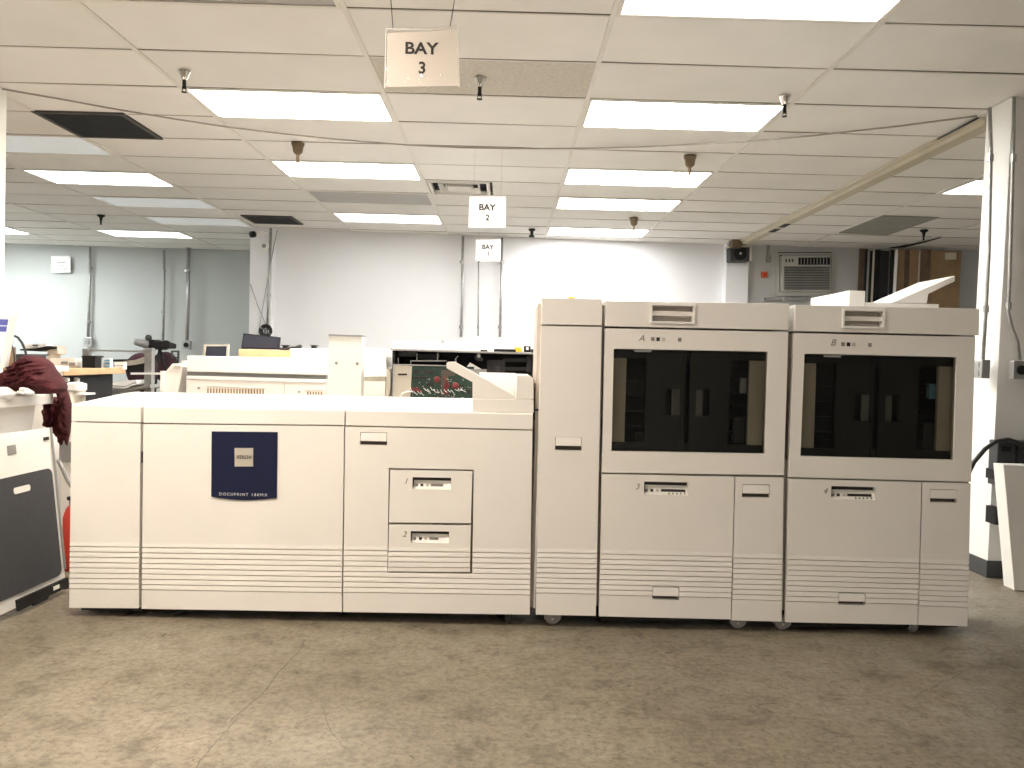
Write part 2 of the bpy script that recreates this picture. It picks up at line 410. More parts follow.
def grille(name, label, x0, x1, y0, y1, kind):
    t = thing(name, label, 'air vent', ((x0+x1)/2, (y0+y1)/2, CE-.01))
    f = MB(); w = .03
    z0, z1 = CE-.008, CE+.03
    f.box(x0, x1, y0, y0+w, z0, z1); f.box(x0, x1, y1-w, y1, z0, z1); f.box(x0, x0+w, y0+w, y1-w, z0, z1); f.box(x1-w, x1, y0+w, y1-w, z0, z1)
    f.build('frame', 'tbar' if kind else 'grille', t)
    if kind == 0:
        f = MB(); f.box(x0+w, x1-w, y0+w, y1-w, CE+.02, CE+.028); f.build('backing', 'grille', t)
        f = MB(); n = 22
        for k in range(n): yy = y0+w+(y1-y0-2*w)*(k+.5)/n; f.box(x0+w, x1-w, yy-.003, yy+.003, CE-.004, CE+.02)
        f.build('slats', 'darkgrey', t)
    else:
        f = MB(); f.box(x0+w, x1-w, y0+w, y1-w, CE+.05, CE+.06); f.build('backing', 'black', t)
        f = MB()
        for k in range(1, 4):
            d = w+k*.062; a0, a1, c0, c1 = x0+d, x1-d, y0+d, y1-d; h = .05
            for (p, q) in (((a0, c0), (a1, c0)), ((a1, c0), (a1, c1)), ((a1, c1), (a0, c1)), ((a0, c1), (a0, c0))):
                cx, cy = (a0+a1)/2, (c0+c1)/2
                def o(pt, s): return (cx+(pt[0]-cx)*s, cy+(pt[1]-cy)*s)
                pi, qi = o(p, 1-.03/(a1-cx)), o(q, 1-.03/(a1-cx))
                f.hexa([(p[0], p[1], CE-.006), (q[0], q[1], CE-.006), (qi[0], qi[1], CE+.04), (pi[0], pi[1], CE+.04)],
                       [(p[0], p[1], CE-.003), (q[0], q[1], CE-.003), (qi[0], qi[1], CE+.043), (pi[0], pi[1], CE+.043)])
        f.box((x0+x1)/2-.11, (x0+x1)/2+.11, (y0+y1)/2-.11, (y0+y1)/2+.11, CE-.008, CE-.004)
        f.build('louvres', 'tbar', t)
grille('air_vent', 'dark square return air grille in the ceiling at left', -3.27, -2.645, 5.70, 6.35, 0)
grille('air_vent', 'small dark ceiling grille above the white pillar with the camera', -3.15, -2.55, 9.75, 10.3, 0)
grille('air_vent', 'stepped square supply diffuser above the BAY 2 sign', -.77, -.20, 7.59, 8.17, 1)
b = MB(); b.hexa([(3.87, 8.68, CE-.012), (4.48, 8.70, CE-.006), (4.46, 9.84, CE-.02), (3.88, 9.82, CE-.012)], [(3.87, 8.68, CE), (4.48, 8.70, CE), (4.46, 9.84, CE), (3.88, 9.82, CE)])
tag(b.build('ceiling_tile', 'tile_grey'), 'dark grey loose ceiling tile right of the cream track', 'ceiling tile')
# black flap standing in for the dark ceiling opening above the stacked boards
b = MB(); b.ext([atZ(889, 248.4, CE-.06), atZ(912, 244.5, CE-.03), atZ(941, 238, CE-.01), atZ(925, 242.6, CE-.02), atZ(905, 247.5, CE-.06)], (0, 0, .01)); tag(b.build('ceiling_slit_flap', 'black'), 'black flap standing for the dark ceiling opening above the white strip and cardboard', 'ceiling tile')

def wall(name, pts, m, th=.12, z0=0, z1=CE+.2):
    (x0, y0), (x1, y1) = pts; d = Vector((x1-x0, y1-y0, 0)).normalized(); n = Vector((-d.y, d.x, 0))*th
    b = MB(); a = [Vector((x0, y0, z0)), Vector((x1, y1, z0)), Vector((x1, y1, z1)), Vector((x0, y0, z1))]
    b.ext(a, n); return struct(b.build(name, m))
wall('wall_back', [(-3.27, 10.74), (3.02, 11.12)], 'wall')
wall('wall_back_right', [(3.02, 11.1), (6.6, 11.1)], 'wall_grey')
wall('wall_far_left', [(-8.6, 13.0), (-3.27, 13.1)], 'wall_green')
wall('wall_alcove', [(-3.27, 13.1), (-3.27, 10.74)], 'wall_green')
wall('wall_left', [(-8.6, -3.2), (-8.6, 13.1)], 'wall')
wall('wall_right', [(6.6, 11.1), (6.6, -3.2)], 'wall_grey')
wall('wall_front', [(6.6, -3.2), (-8.6, -3.2)], 'wall')

# pillar edge of the back wall (left end) and the pilaster at its right end
b = MB(); b.box(-3.30, -3.02, 10.62, 10.80, 0, CE+.02); struct(b.build('trim_1', 'wall'))
b = MB(); pL, pR = at(725, 300, 10.95).x, at(747, 300, 10.95).x
b.box(pL, pR, 10.93, 11.2, 0, CE+.02); struct(b.build('trim_2', 'wall'))

# columns
def column(name, base, top, w, d, sign):
    t = thing(name, *({1: ('white square column at right with conduits running down it', 'column'), -1: ('white square column at the left picture edge', 'column')}[sign]), (base[0], base[1], 0))
    x0, y0 = base; X0, Y0 = top; s = sign
    def ring(x, y, z): return [(x, y, z), (x+s*w, y, z), (x+s*w, y+d, z), (x, y+d, z)]
    b = MB(); n = b.add(ring(x0, y0, 0)+ring(X0, Y0, CE))
    b.mat('column')
    for k in range(4):
        j = (k+1) % 4; b.mat('column_face' if (k == 0 and sign == 1) else 'column'); b.face((n+k, n+j, n+4+j, n+4+k))
    b.face((n, n+1, n+2, n+3)); b.face((n+4, n+5, n+6, n+7)); b.build('shaft', None, t)
    b = MB(); q = .006
    b.hexa([(x0-s*q, y0-q, 0), (x0+s*(w+q), y0-q, 0), (x0+s*(w+q), y0+d+q, 0), (x0-s*q, y0+d+q, 0)],
           [(x0-s*q, y0-q, .10), (x0+s*(w+q), y0-q, .10), (x0+s*(w+q), y0+d+q, .10), (x0-s*q, y0+d+q, .10)]); b.build('base_cove', 'base', t)
    return t
column('square_column', (2.835, 4.80), (2.905, 4.86), .45, .26, 1)
column('square_column', (-3.15, 5.0), (-3.17, 5.06), .35, .2, -1)

def conduit(label, px, Y, r=.012, boxes=(), name='conduit', m='galv', X=None, collars=(), catg='conduit'):
    P = (lambda x, y: atX(x, y, X)) if X is not None else (lambda x, y: at(x, y, Y))
    pts = [P(x, y) for x, y in px]
    t = thing(name, label, catg, (pts[-1].x, pts[-1].y, pts[-1].z))
    MB().tube(pts, r).build('pipe', m, t, smooth=True)
    for (x, y) in collars:
        p = P(x, y); MB().tube([p+Vector((0, 0, .02)), p-Vector((0, 0, .02))], r*1.6).build('coupling', m, t)
    for (x, y, w, h) in boxes:
        p = P(x, y)
        b = MB()
        if X is not None: b.box(p.x-.03, p.x+.02, p.y-w/2, p.y+w/2, p.z-h/2, p.z+h/2)
        else: b.box(p.x-w/2, p.x+w/2, Y-.035, Y+.012, p.z-h/2, p.z+h/2)
        bo = b.build('outlet_box', 'galv', t, bevel=.004)
        b = MB()
        if X is None:
            b.lathe((p.x, Y-.035, p.z), [(.3*w, 0), (.3*w, -.012)], 14, 'Y'); b.build('socket', 'black' if 'black' in label else 'grey', bo)
        else:
            for s in (-1, 1): b.box(p.x-.034, p.x-.03, p.y-.018, p.y+.018, p.z+s*.025-.014, p.z+s*.025+.014)
            b.build('socket', 'grey', bo)
    return t
conduit('grey conduit on the bright left wall ending in a white outlet box', [(90, 247), (89.6, 290), (88, 338)], 12.98, .022, [(88.5, 342, .13, .15)], collars=[(90, 268), (89, 322)])
conduit('middle grey conduit on the green wall above the dark tripod gear', [(164, 250), (164, 290), (163, 342)], 12.98, .02, [], collars=[(164, 271), (163, 312)])
conduit('grey conduit on the green wall ending in a black socket box', [(188.5, 246), (188, 300), (187, 342)], 12.96, .03, [(187, 345, .13, .14)], collars=[(188.5, 247), (187.5, 271)])
conduit('left conduit of three on the white back wall', [(463, 236), (462, 300), (461, 337)], 10.85, .017, [], collars=[(462, 262), (461, 327)])
conduit('middle and faintest conduit of three on the white back wall', [(478.5, 261), (478.5, 300), (478, 336)], 10.85, .009, [], collars=[(479, 261), (478, 327)])
conduit('right conduit of three on the white back wall', [(502, 238), (501, 300), (500, 337)], 10.88, .017, [], collars=[(502, 262), (500, 327)])
conduit('brown conduit down the white pillar below the security camera', [(270.8, 228), (269.5, 270), (268.5, 300), (267.5, 330)], 10.62, .016, [], m='galv', collars=[(269, 295)])
# column conduits
conduit('conduit on the side face of the right column ending in a double outlet', [(989.5, 108), (991, 150), (989, 250), (985.5, 318), (983, 360)], None, .011, [(982.5, 369, .09, .11)], X=2.80, collars=[(990.5, 158), (986, 309)])
conduit('conduit on the front face of the right column bending to a black socket box', [(1014, 97), (1013, 160), (1009.5, 280), (1008, 312), (1012, 328), (1017.5, 342), (1019.5, 360)], 4.77, .010, [(1017.5, 370, .09, .105)], collars=[(1013.5, 158), (1008.5, 306)])

# cream surface track under the ceiling along the column line
t = thing('ceiling_track', 'long cream metal track running back under the ceiling from the right column', 'track', (3.0, 8, CE-.06))
b = MB(); b.box(2.965, 3.065, 5.25, 10.9, CE-.05, CE+.0); b.build('channel', 'cream', t)
b = MB(); b.box(2.93, 2.966, 5.25, 10.9, CE-.02, CE-.001); b.build('flange', 'cream', t)
b = MB()
for y in (9.05, 9.4): b.box(2.98, 3.05, y, y+.22, CE-.054, CE-.05)
b.build('knockout', 'blackmetal', t)

# wires slung under the ceiling
def ceilwire(label, px, z, r, m):
    b = MB(); b.tube([atZ(x, y, z) for x, y in px], r, 6); return tag(b.build('hanging_wire', m, smooth=True), label, 'wire')
ceilwire('thin cable slung across the whole ceiling from left to the right column', [(2, 89), (60, 99), (120, 110), (175, 119), (227, 127), (285, 134), (340, 139.5), (407, 145), (460, 147.5), (507, 148.5), (573, 148.5), (640, 147), (680, 145), (750, 141), (814, 135.5), (900, 126), (977, 116)], CE-.02, .006, 'wirewhite')
ceilwire('short thin cable under the ceiling beside the cream track', [(938, 139), (955, 130), (978, 118)], CE-.012, .006, 'cable')

# sprinklers
def sprinkler(px, py, kind, label, g):
    p = atZ(px, py, CE); x, y = p.x, p.y
    t = thing('sprinkler', label, 'sprinkler', (x, y, CE), g)
    s = 1
    if kind == 'chrome':
        MB().lathe((x, y, CE), [(.036, 0), (.034, -.006), (.022, -.03), (.014, -.05), (.011, -.052)], 16).build('escutcheon', 'chrome', t, smooth=True)
        MB().lathe((x, y, CE-.052), [(.011, 0), (.011, -.035), (.013, -.038), (.013, -.048)], 12).build('stem', 'blackmetal', t)
        b = MB(); b.box(x-.012, x-.008, y-.003, y+.003, CE-.119, CE-.098); b.box(x+.008, x+.012, y-.003, y+.003, CE-.119, CE-.098)
        b.lathe((x, y, CE-.122), [(.016, 0), (.016, .003)], 12); 
        b.build('deflector', 'blackmetal', t)
    elif kind == 'dark':
        MB().lathe((x, y, CE), [(.045, 0), (.045, -.012), (.02, -.03), (.014, -.06), (.010, -.08)], 16).build('cup', 'blackmetal', t, smooth=True)
        b = MB(); b.lathe((x, y, CE-.08), [(.010, 0), (.010, -.03), (.014, -.032), (.014, -.036)], 12); b.build('stem', 'blackmetal', t)
    else:
        MB().lathe((x, y, CE), [(.05, 0), (.05, -.012), (.042, -.03), (.036, -.07), (.02, -.085), (.012, -.09)], 16).build('cup', 'brass' if kind == 'brass' else 'blackmetal', t, smooth=True)
        b = MB(); b.lathe((x, y, CE-.09), [(.012, 0), (.012, -.05), (.016, -.052), (.016, -.056)], 12); b.build('stem', 'brass' if kind == 'brass' else 'blackmetal', t)
g1 = 'chrome pendant sprinklers'; g2 = 'brass cup sprinklers'
sprinkler(184.5, 71, 'chrome', 'chrome sprinkler at upper left by the near corner of a lit troffer', g1)
sprinkler(480, 78, 'chrome', 'chrome sprinkler right of the BAY 3 sign', g1)
sprinkler(785, 96, 'chrome', 'chrome sprinkler at the right end of a lit troffer', g1)
sprinkler(298, 143, 'brass', 'brass sprinkler left of centre in front of a lit troffer', g2)
sprinkler(690, 156, 'brass', 'brass sprinkler right of centre in front of a lit troffer', g2)
sprinkler(634, 218, 'brass', 'brass sprinkler near the last troffer of the right column', g2)
sprinkler(101, 215, 'dark', 'dark sprinkler at far left beyond the bright troffer', None)
sprinkler(729+0, 228, 'dark', 'dark sprinkler at right above the cardboard sheets', None) if False else sprinkler(924, 230, 'dark', 'dark sprinkler at right above the cardboard sheets', None)
b = MB(); p = atZ(532, 229, CE); b.lathe((p.x, p.y, CE), [(.04, 0), (.04, -.02), (.02, -.03), (.02, -.07), (.035, -.08), (.035, -.1)], 12)
tag(b.build('sprinkler', 'blackmetal'), 'tiny dark ceiling fitting right of the BAY 1 sign', 'sprinkler')

# hanging bay signs
def sign(n, q, Y, label, sleeve, c1, h1, c2, h2, w1, strings):
    t = thing('hanging_sign', label, 'sign', tuple(at(*q[3], Y)), 'paper bay signs hanging from the ceiling')
    P = [at(x, y, Y) for x, y in q]
    if sleeve:
        # paper inside a clear sleeve
        b = MB(); ins = [at(q[0][0]+1, q[0][1]+4, Y+.003), at(q[1][0]-1, q[1][1]+4, Y+.003), at(q[2][0]-1, q[2][1]-1, Y+.003), at(q[3][0]+1, q[3][1]-1, Y+.003)]
        b.ext(ins, (0, .001, 0)); b.build('paper_sheet', 'paper_thin', t)
        # sleeve front: gently rippled film
        b = MB(); nx, nz = 24, 16; idx = []
        for j in range(nz+1):
            for i in range(nx+1):
                p = bil(P, i/nx, j/nz); k = math.exp(-((j/nz-.86)/.09)**2)*.010*noise.noise(Vector((i*.35, j*.6, 1)))*2 + .002*noise.noise(Vector((i*.3, j*.3, 5)))
                idx.append(p+Vector((0, -.004-abs(k), 0)))
        m0 = b.add(idx)
        for j in range(nz):
            for i in range(nx): a = m0+j*(nx+1)+i; b.face((a, a+1, a+nx+2, a+nx+1))
        b.build('plastic_sleeve', 'sleeve', t, smooth=True)
        b = MB(); 
        b.tube([P[0], P[3]], .0022, 6); b.tube([P[1], P[2]], .0022, 6); b.tube([P[0], at(430, 30, Y), P[1]], .003, 6)
        b.build('sleeve_edge', 'paper', t)
    else:
        b = MB(); b.ext(P, (0, .002, 0)); b.build('paper_sheet', 'paper', t)
    text('lettering', 'BAY', *c1, h1, Y, 'ink', t, bold=.025, wpx=w1, off=-.0022 if sleeve else .0015)
    text('lettering', n, *c2, h2, Y, 'ink', t, bold=.025, off=-.0022 if sleeve else .0015)
    for k, (x, y, x1) in enumerate(strings):
        p = at(x, y, Y); 
        top = Vector((p.x+x1, p.y, CE))
        MB().tube([p, top], .0016 if sleeve else .0007, 5).build('string', 'cable' if sleeve else 'wirewhite', t)
pm = mat('sheet_in_sleeve', (.74, .705, .665), .7, var=.02); M['paper_thin'] = pm
sign('3', [(386, 29), (458, 26), (459, 87), (385, 88)], 3.30, 'BAY 3 paper sign in a clear plastic sleeve, nearest and largest', True, (422, 48), 11.8, (422, 67.5), 12, 33, [(393, 29, -.03), (450, 27, .045)])
sign('2', [(469.5, 196.5), (506, 196.5), (505.5, 227.5), (468.5, 227.5)], 6.4, 'BAY 2 white paper sign below the stepped ceiling diffuser', False, (487.5, 207.3), 6.3, (487.5, 217.5), 6, 16.5, [(474, 197, 0), (501, 197, 0)])
sign('1', [(476, 239.5), (501, 239.5), (500.5, 261), (475.5, 261)], 8.8, 'BAY 1 white paper sign in front of the back wall, smallest', False, (488, 247), 4.6, (488.3, 253.8), 4.3, 11.5, [(479, 240, 0), (498, 240, 0)])
# wall notice
t = thing('wall_notice', 'white paper notice with faint print taped on the green wall', 'notice', tuple(at(61, 272, 12.95)))
MB().slab([(51, 256), (69, 256), (70.5, 257), (70.5, 272.5), (51, 272.5)], 12.96, .004).build('paper_sheet', 'paper', t)
b = MB()
for x0, x1, y in ((57, 65, 262.3), (59, 64, 266), (61, 67, 269)): b.rect(x0, y-.5, x1, y+.4, 12.955, .003)
b.build('faint_print', 'grey', t)

# security camera, round sensor, cable coil, loose wires on the pillar
t = thing('security_camera', 'small dark security camera high on the white pillar', 'camera', tuple(at(254, 235, 10.6)))
c = at(259.5, 234, 10.5)
MB().tube([c+Vector((.07, .1, .03)), c], .012).build('bracket', 'plastic_white', t)
MB().tube([c+Vector((.05, -.02, .01)), c+Vector((-.05, -.1, -.02))], .032, 14).build('housing', 'plastic_white', t, smooth=True)
MB().tube([c+Vector((-.03, -.11, -.02)), c+Vector((-.06, -.15, -.03))], .04, 14).build('lens', 'black', t, smooth=True)
t = thing('round_sensor', 'round pale detector on the pillar below the security camera', 'detector', tuple(at(264.5, 246, 10.6)))
c = at(264.5, 246, 10.6); MB().lathe((c.x, 10.62, c.z), [(.055, 0), (.055, -.02), (.045, -.035), (.015, -.04)], 20, 'Y').build('cover', 'plastic_white', t, smooth=True)
MB().lathe((c.x, 10.58, c.z), [(.028, 0), (.028, -.004)], 16, 'Y').build('grille', 'grey', t)
b = MB(); b.tube([at(277, 230, 10.6), at(271, 262, 10.6), at(265, 295, 10.6), at(258, 336, 10.6)], .006, 5); tag(b.build('hanging_wire', 'grey'), 'thin wire slanting down the pillar from the ceiling', 'wire')
b = MB(); b.tube([at(250.5, 284, 10.6), at(258, 306, 10.6), at(266, 325, 10.6)], .006, 5); tag(b.build('hanging_wire', 'grey'), 'thin wire crossing the pillar from its left edge to the coil', 'wire')
c = at(266.5, 331, 10.58); b = MB()
for k in range(4): b.tube([c+Vector((math.cos(a*.3927)*(.045+.012*k), -.02-.006*k, math.sin(a*.3927)*(.045+.012*k))) for a in range(17)], .007, 6)
for k in range(3): b.tube([c+Vector((-.02+.02*k, -.03, .03)), c+Vector((-.015+.018*k, -.03, -.05))], .006, 5)
tag(b.build('cable_coil', 'cable'), 'coil of black cable hung on the pillar above a black monitor', 'cable')

# loudspeaker
t = thing('loudspeaker', 'square loudspeaker mounted at the ceiling above the right pilaster', 'speaker', tuple(at(740, 262, 10.8)))
panel('cabinet', [(730.5, 246.5), (750, 246.5), (750, 261), (730.5, 261)], 10.72, t, 'darkgrey', th=.2)
c = at(740.5, 253.5, 10.71); MB().lathe((c.x, 10.72, c.z), [(.085, 0), (.085, -.01), (.07, -.004), (.03, .03-.034)], 20, 'Y').build('cone', 'black', t, smooth=True)
MB().lathe((c.x, 10.705, c.z), [(.016, 0), (.012, -.012), (.004, -.016)], 12, 'Y').build('dust_cap', 'silver', t, smooth=True)
b = MB(); b.rect(728.8, 245.5, 752, 247, 10.70, .2); b.rect(750, 247, 752, 260, 10.70, .1); b.build('bracket', 'cream', t)
b = MB(); b.box(c.x-.14, c.x-.02, 10.6, 10.75, CE-.1, CE-.001); b.tube([(c.x-.05, 10.65, CE-.06), (c.x+.1, 10.65, CE-.02)], .02); b.build('junction', 'brass', t)

# air conditioner in its wall frame
Yw = 11.08
t = thing('air_conditioner', 'window air conditioner set in the grey wall at right', 'air conditioner', tuple(at(806, 293, Yw)))
b = MB(); fo, fi_ = (776.5, 252, 834, 296), (779.5, 255, 831.5, 292)
b.rect(fo[0], fo[1], fo[2], fi_[1], Yw-.03, .04); b.rect(fo[0], fi_[3], fo[2], fo[3], Yw-.03, .04); b.rect(fo[0], fi_[1], fi_[0], fi_[3], Yw-.03, .04); b.rect(fi_[2], fi_[1], fo[2], fi_[3], Yw-.03, .04); b.build('wall_frame', 'ac', t)
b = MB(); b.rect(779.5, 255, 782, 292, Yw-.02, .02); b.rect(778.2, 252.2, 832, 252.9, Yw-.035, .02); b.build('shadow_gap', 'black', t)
b = MB(); b.rect(782, 255.5, 831, 291.5, Yw-.10, .12); b.build('housing', 'ac', t, bevel=.008)
b = MB()
for k in range(14): y = 267+k*1.65; b.rect(784.5, y, 829.5, y+.8, Yw-.108, .01)
b.build('intake_grille', 'darkgrey', t)
b = MB(); b.rect(784, 266, 830, 290, Yw-.103, .004); b.build('intake_screen', 'tile_grey', t)
b = MB(); b.rect(798.5, 257.5, 830, 264.8, Yw-.104, .006); b.build('outlet_recess', 'black', t)
b = MB()
for k in range(9): x = 801+k*3.2; b.rect(x, 258, x+.6, 264.4, Yw-.112, .008)
b.build('outlet_vanes', 'grey', t)
b = MB()
for x in (785.5, 789, 792): b.rect(x, 259, x+1.3, 262, Yw-.106, .006)
b.build('control_knobs', 'darkgrey', t)
t = thing('wall_shelf', 'narrow metal ledge on brackets below the air conditioner', 'ledge', tuple(at(800, 300, Yw-.02)))
MB().rect(766, 297.5, 812, 300.5, Yw-.06, .07).build('ledge', 'grey', t)
MB().rect(783, 296, 784.5, 302, Yw-.07, .01).build('bracket', 'ac', t)
conduit('short conduit and grey switch box beside the air conditioner', [(768.5, 245), (768.5, 252), (768.3, 256)], 11.07, .018, [(768.4, 258.5, .06, .10)])
t = thing('fire_alarm_pull', 'small orange-red alarm box on the grey wall', 'alarm box', tuple(at(765, 277, 11.08)))
MB().rect(762.5, 271.5, 767.8, 277.3, 11.03, .06).build('housing', 'orange', t); MB().rect(764, 273, 766.6, 276, 11.02, .01).build('handle', 'red', t)

# stacked boards and tubes leaning at right
def board(label, x0, x1, y0, m, Y, name='cardboard_sheet', catg='cardboard', g='boards and strips stood upright at the back right', th=.03, y1=None, lean=0):
    a, c = at(x0, y0, Y), at(x1, y0, Y); b = MB()
    b.hexa([(a.x+lean, Y-.0, 0), (c.x+lean, Y, 0), (c.x, Y, a.z), (a.x, Y, a.z)], [(a.x+lean, Y+th, 0), (c.x+lean, Y+th, 0), (c.x, Y+th, a.z), (a.x, Y+th, a.z)])
    return tag(b.build(name, m), label, catg, g)
board('brown panel edge at the far left of the upright stack', 860, 866, 248.5, 'card_dark', 10.9, 'upright_board', 'board')
for k, (x0, x1, m) in enumerate([(866, 868.3, 'black'), (868.5, 870, 'grey'), (870.3, 873.3, 'black'), (873.6, 875, 'silver'), (875.2, 881, 'black'), (881.2, 889.5, 'blackmetal'), (889.8, 891, 'grey'), (891.3, 895.2, 'black')]):
    board(['black strip, first from the left of the upright bundle', 'thin grey strip between the two leftmost black ones', 'black strip left of the thin silver one', 'thin silver strip in the upright dark bundle', 'black strip just right of the thin silver one', 'wide dark strip in the middle of the upright dark bundle', 'thin grey strip right of the wide dark one', 'black strip directly left of the bright white strip'][k],
          x0, x1, 249+(k % 3)*.8, m, 10.72-.02*(k % 2), 'upright_strip', 'strip', lean=-.02)
board('bright white strip between black strips and brown cardboard', 895.6, 898.2, 249.5, 'paper', 10.68, 'upright_strip', 'strip', lean=-.03)
board('brown cardboard sheet right of the bright white strip', 898.3, 905, 249.5, 'card', 10.80)
board('dark brown cardboard sheet, narrow, second from the white strip', 905.2, 910, 249.8, 'card_dark', 10.82)
board('brown cardboard sheet in the middle of the brown stack', 910.2, 919.5, 249.3, 'card', 10.80)
board('pale thin edge strip between brown cardboard sheets', 919.7, 920.7, 249.5, 'silver', 10.78)
board('dark brown cardboard sheet right of the pale thin edge', 921, 931.3, 249.5, 'card_dark', 10.80)
board('pale brown edge strip left of the widest cardboard sheet', 931.5, 932.6, 250, 'card', 10.78)
bb = board('widest brown cardboard sheet with a pale label near its top', 932.8, 961.5, 250.5, 'card', 10.80)
MB().rect(945.5, 252.5, 956.5, 259.5, 10.785, .01).build('label_sticker', 'cream', bb)

# ------------------------------------------------------------------ the big printer row
Y0 = 3.70
def lerp(a, b, t): return a+(b-a)*t
def stripes_at(x, left):
    """image heights of the nine louvre lines at image column x"""
    if left:
        f, l = 546+(x-70)*.0135, 588.5+(x-70)*.0125
    else:
        f, l = 551.8+(x-537)*.030, 592.5+(x-537)*.034
    return [f+(l-f)*k/8 for k in range(9)]
def wr(x0, y0, x1, y1, Y):
    xm, ym = (x0+x1)/2, (y0+y1)/2
    return Vector((at(x0, ym, Y).x, Y, at(xm, y0, Y).z)), Vector((at(x1, ym, Y).x, Y, at(xm, y1, Y).z))
def grip(x0, y0, x1, y1, parent, Y=Y0):
    """recessed pull: pocket back, tilted flap, dark slot under it"""
    a, c = wr(x0, y0, x1, y1, Y)
    b = MB(); b.box(a.x-.001, c.x+.001, Y+.022, Y+.028, c.z-.001, a.z+.001); b.build('handle_pocket', 'seam', parent)  # pocket back coloured dark for the shade in the slot
    zf = c.z+(a.z-c.z)*.30
    b = MB(); b.hexa([(a.x+.002, Y+.001, a.z-.003), (c.x-.002, Y+.001, a.z-.003), (c.x-.002, Y-.004, zf), (a.x+.002, Y-.004, zf)],
                     [(a.x+.002, Y+.012, a.z-.003), (c.x-.002, Y+.012, a.z-.003), (c.x-.002, Y+.004, zf), (a.x+.002, Y+.004, zf)])
    b.build('handle', 'plastic', parent, bevel=.0015)
def control(x0, y0, x1, y1, icons, bar, parent, Y=Y0, slots=False):
    a, c = wr(x0, y0, x1, y1, Y); h = a.z-c.z
    b = MB(); b.mat('plastic')
    b.hexa([(a.x, Y+.034, a.z), (c.x, Y+.034, a.z), (c.x, Y+.008, c.z), (a.x, Y+.008, c.z)], [(a.x, Y+.04, a.z), (c.x, Y+.04, a.z), (c.x, Y+.02, c.z), (a.x, Y+.02, c.z)])
    b.mat('ink'); b.box(a.x, c.x, Y+.026, Y+.033, a.z-h*.34, a.z); b.box(a.x, a.x+.004, Y+.002, Y+.03, c.z+h*.15, a.z)  # dark bands paint the shade at the recess top and left
    def chip(px, py, w, hh, m):
        p = at(px, py, Y); t = (a.z-p.z)/h; y = Y+.034-.026*t
        b.mat(m); b.box(p.x, p.x+w, y-.003, y+.003, p.z-hh/2, p.z+hh/2)
    ym = lerp(y0, y1, .68)
    for i, px in enumerate(icons): chip(px, ym, .012, .012, ['greyink', 'ink', 'silver'][i % 3])
    p, q = bar
    chip(p, ym, (q-p)*Y/F, .011, 'greyink' if not slots else 'ink')
    if slots:
        for k in range(5): chip(lerp(p, q, .3+.16*k), y1-1.2, .005, .008, 'greyink')
    b.build('control_panel', None, parent)
def caster(px, py, parent, m='caster_grey', axis='Y'):
    p = atZ(px, py, 0); x, yy = p.x, max(p.y, Y0+.055)
    if axis == 'Y':
        w = MB().lathe((x, yy, .030), [(.024, .012), (.030, .008), (.030, -.008), (.024, -.012)], 20, 'Y').build('caster', m, parent)
        b = MB(); b.ext([(x-.038, yy-.02, .062), (x+.038, yy-.02, .062), (x+.038, yy-.02, .03), (x+.022, yy-.02, .012), (x-.022, yy-.02, .012), (x-.038, yy-.02, .03)], (0, .005, 0))
        b.ext([(x-.038, yy+.015, .062), (x+.038, yy+.015, .062), (x+.038, yy+.015, .03), (x+.022, yy+.015, .012), (x-.022, yy+.015, .012), (x-.038, yy+.015, .03)], (0, .005, 0))
        b.box(x-.038, x+.038, yy-.02, yy+.02, .0615, .066); b.build('fork', m, w, bevel=.002)
        MB().lathe((x, yy-.02, .030), [(.006, 0), (.005, -.003)], 10, 'Y').build('axle', 'silver', w)
    else:
        w = MB().lathe((x-.012, yy, .030), [(.026, 0), (.030, .004), (.030, .020), (.026, .024)], 20, 'X').build('caster', m, parent)
        b = MB()
        for s_ in (-1, 1): b.box(x+s_*.018-.002, x+s_*.018+.002, yy-.02, yy+.02, .02, .062)
        b.box(x-.02, x+.02, yy-.02, yy+.02, .0615, .066); b.build('fork', m, w)
def adjust(x, y, parent):
    b = MB(); b.lathe((x, y, 0), [(.022, 0), (.022, .012), (.008, .018), (.008, .09)], 14); b.build('levelling_foot', 'blackmetal', parent)

DL = 4.32; DT = 4.24
def lidL(name, xl, xr, parent, ysl, ysr, seaml, seamr):
    """left machine lid: front band plus a top that rises slightly to the back"""
    a, c = at(*xl, Y0), at(*xr, Y0); d, e = at(seaml[0], seaml[1], Y0), at(seamr[0], seamr[1], Y0)
    b = MB(); zb = .985+ (a.x+1.94)*.006; zc = .985+(c.x+1.94)*.006
    L = [(d.x, Y0, d.z), (a.x, Y0, a.z-.004), (a.x, Y0+.006, a.z), (a.x, 4.14, lerp(a.z, zb, .82)), (a.x, 4.143, lerp(a.z, zb, .82)-.004), (a.x, 4.15, lerp(a.z, zb, .82)-.004), (a.x, 4.153, lerp(a.z, zb, .84)), (a.x, DL, zb), (a.x, DL, d.z)]
    R_ = [(e.x, Y0, e.z), (c.x, Y0, c.z-.004), (c.x, Y0+.006, c.z), (c.x, 4.14, lerp(c.z, zc, .82)), (c.x, 4.143, lerp(c.z, zc, .82)-.004), (c.x, 4.15, lerp(c.z, zc, .82)-.004), (c.x, 4.153, lerp(c.z, zc, .84)), (c.x, DL, zc), (c.x, DL, e.z)]
    return b.hexa(L, R_).build(name, 'plastic', parent, bevel=.002)

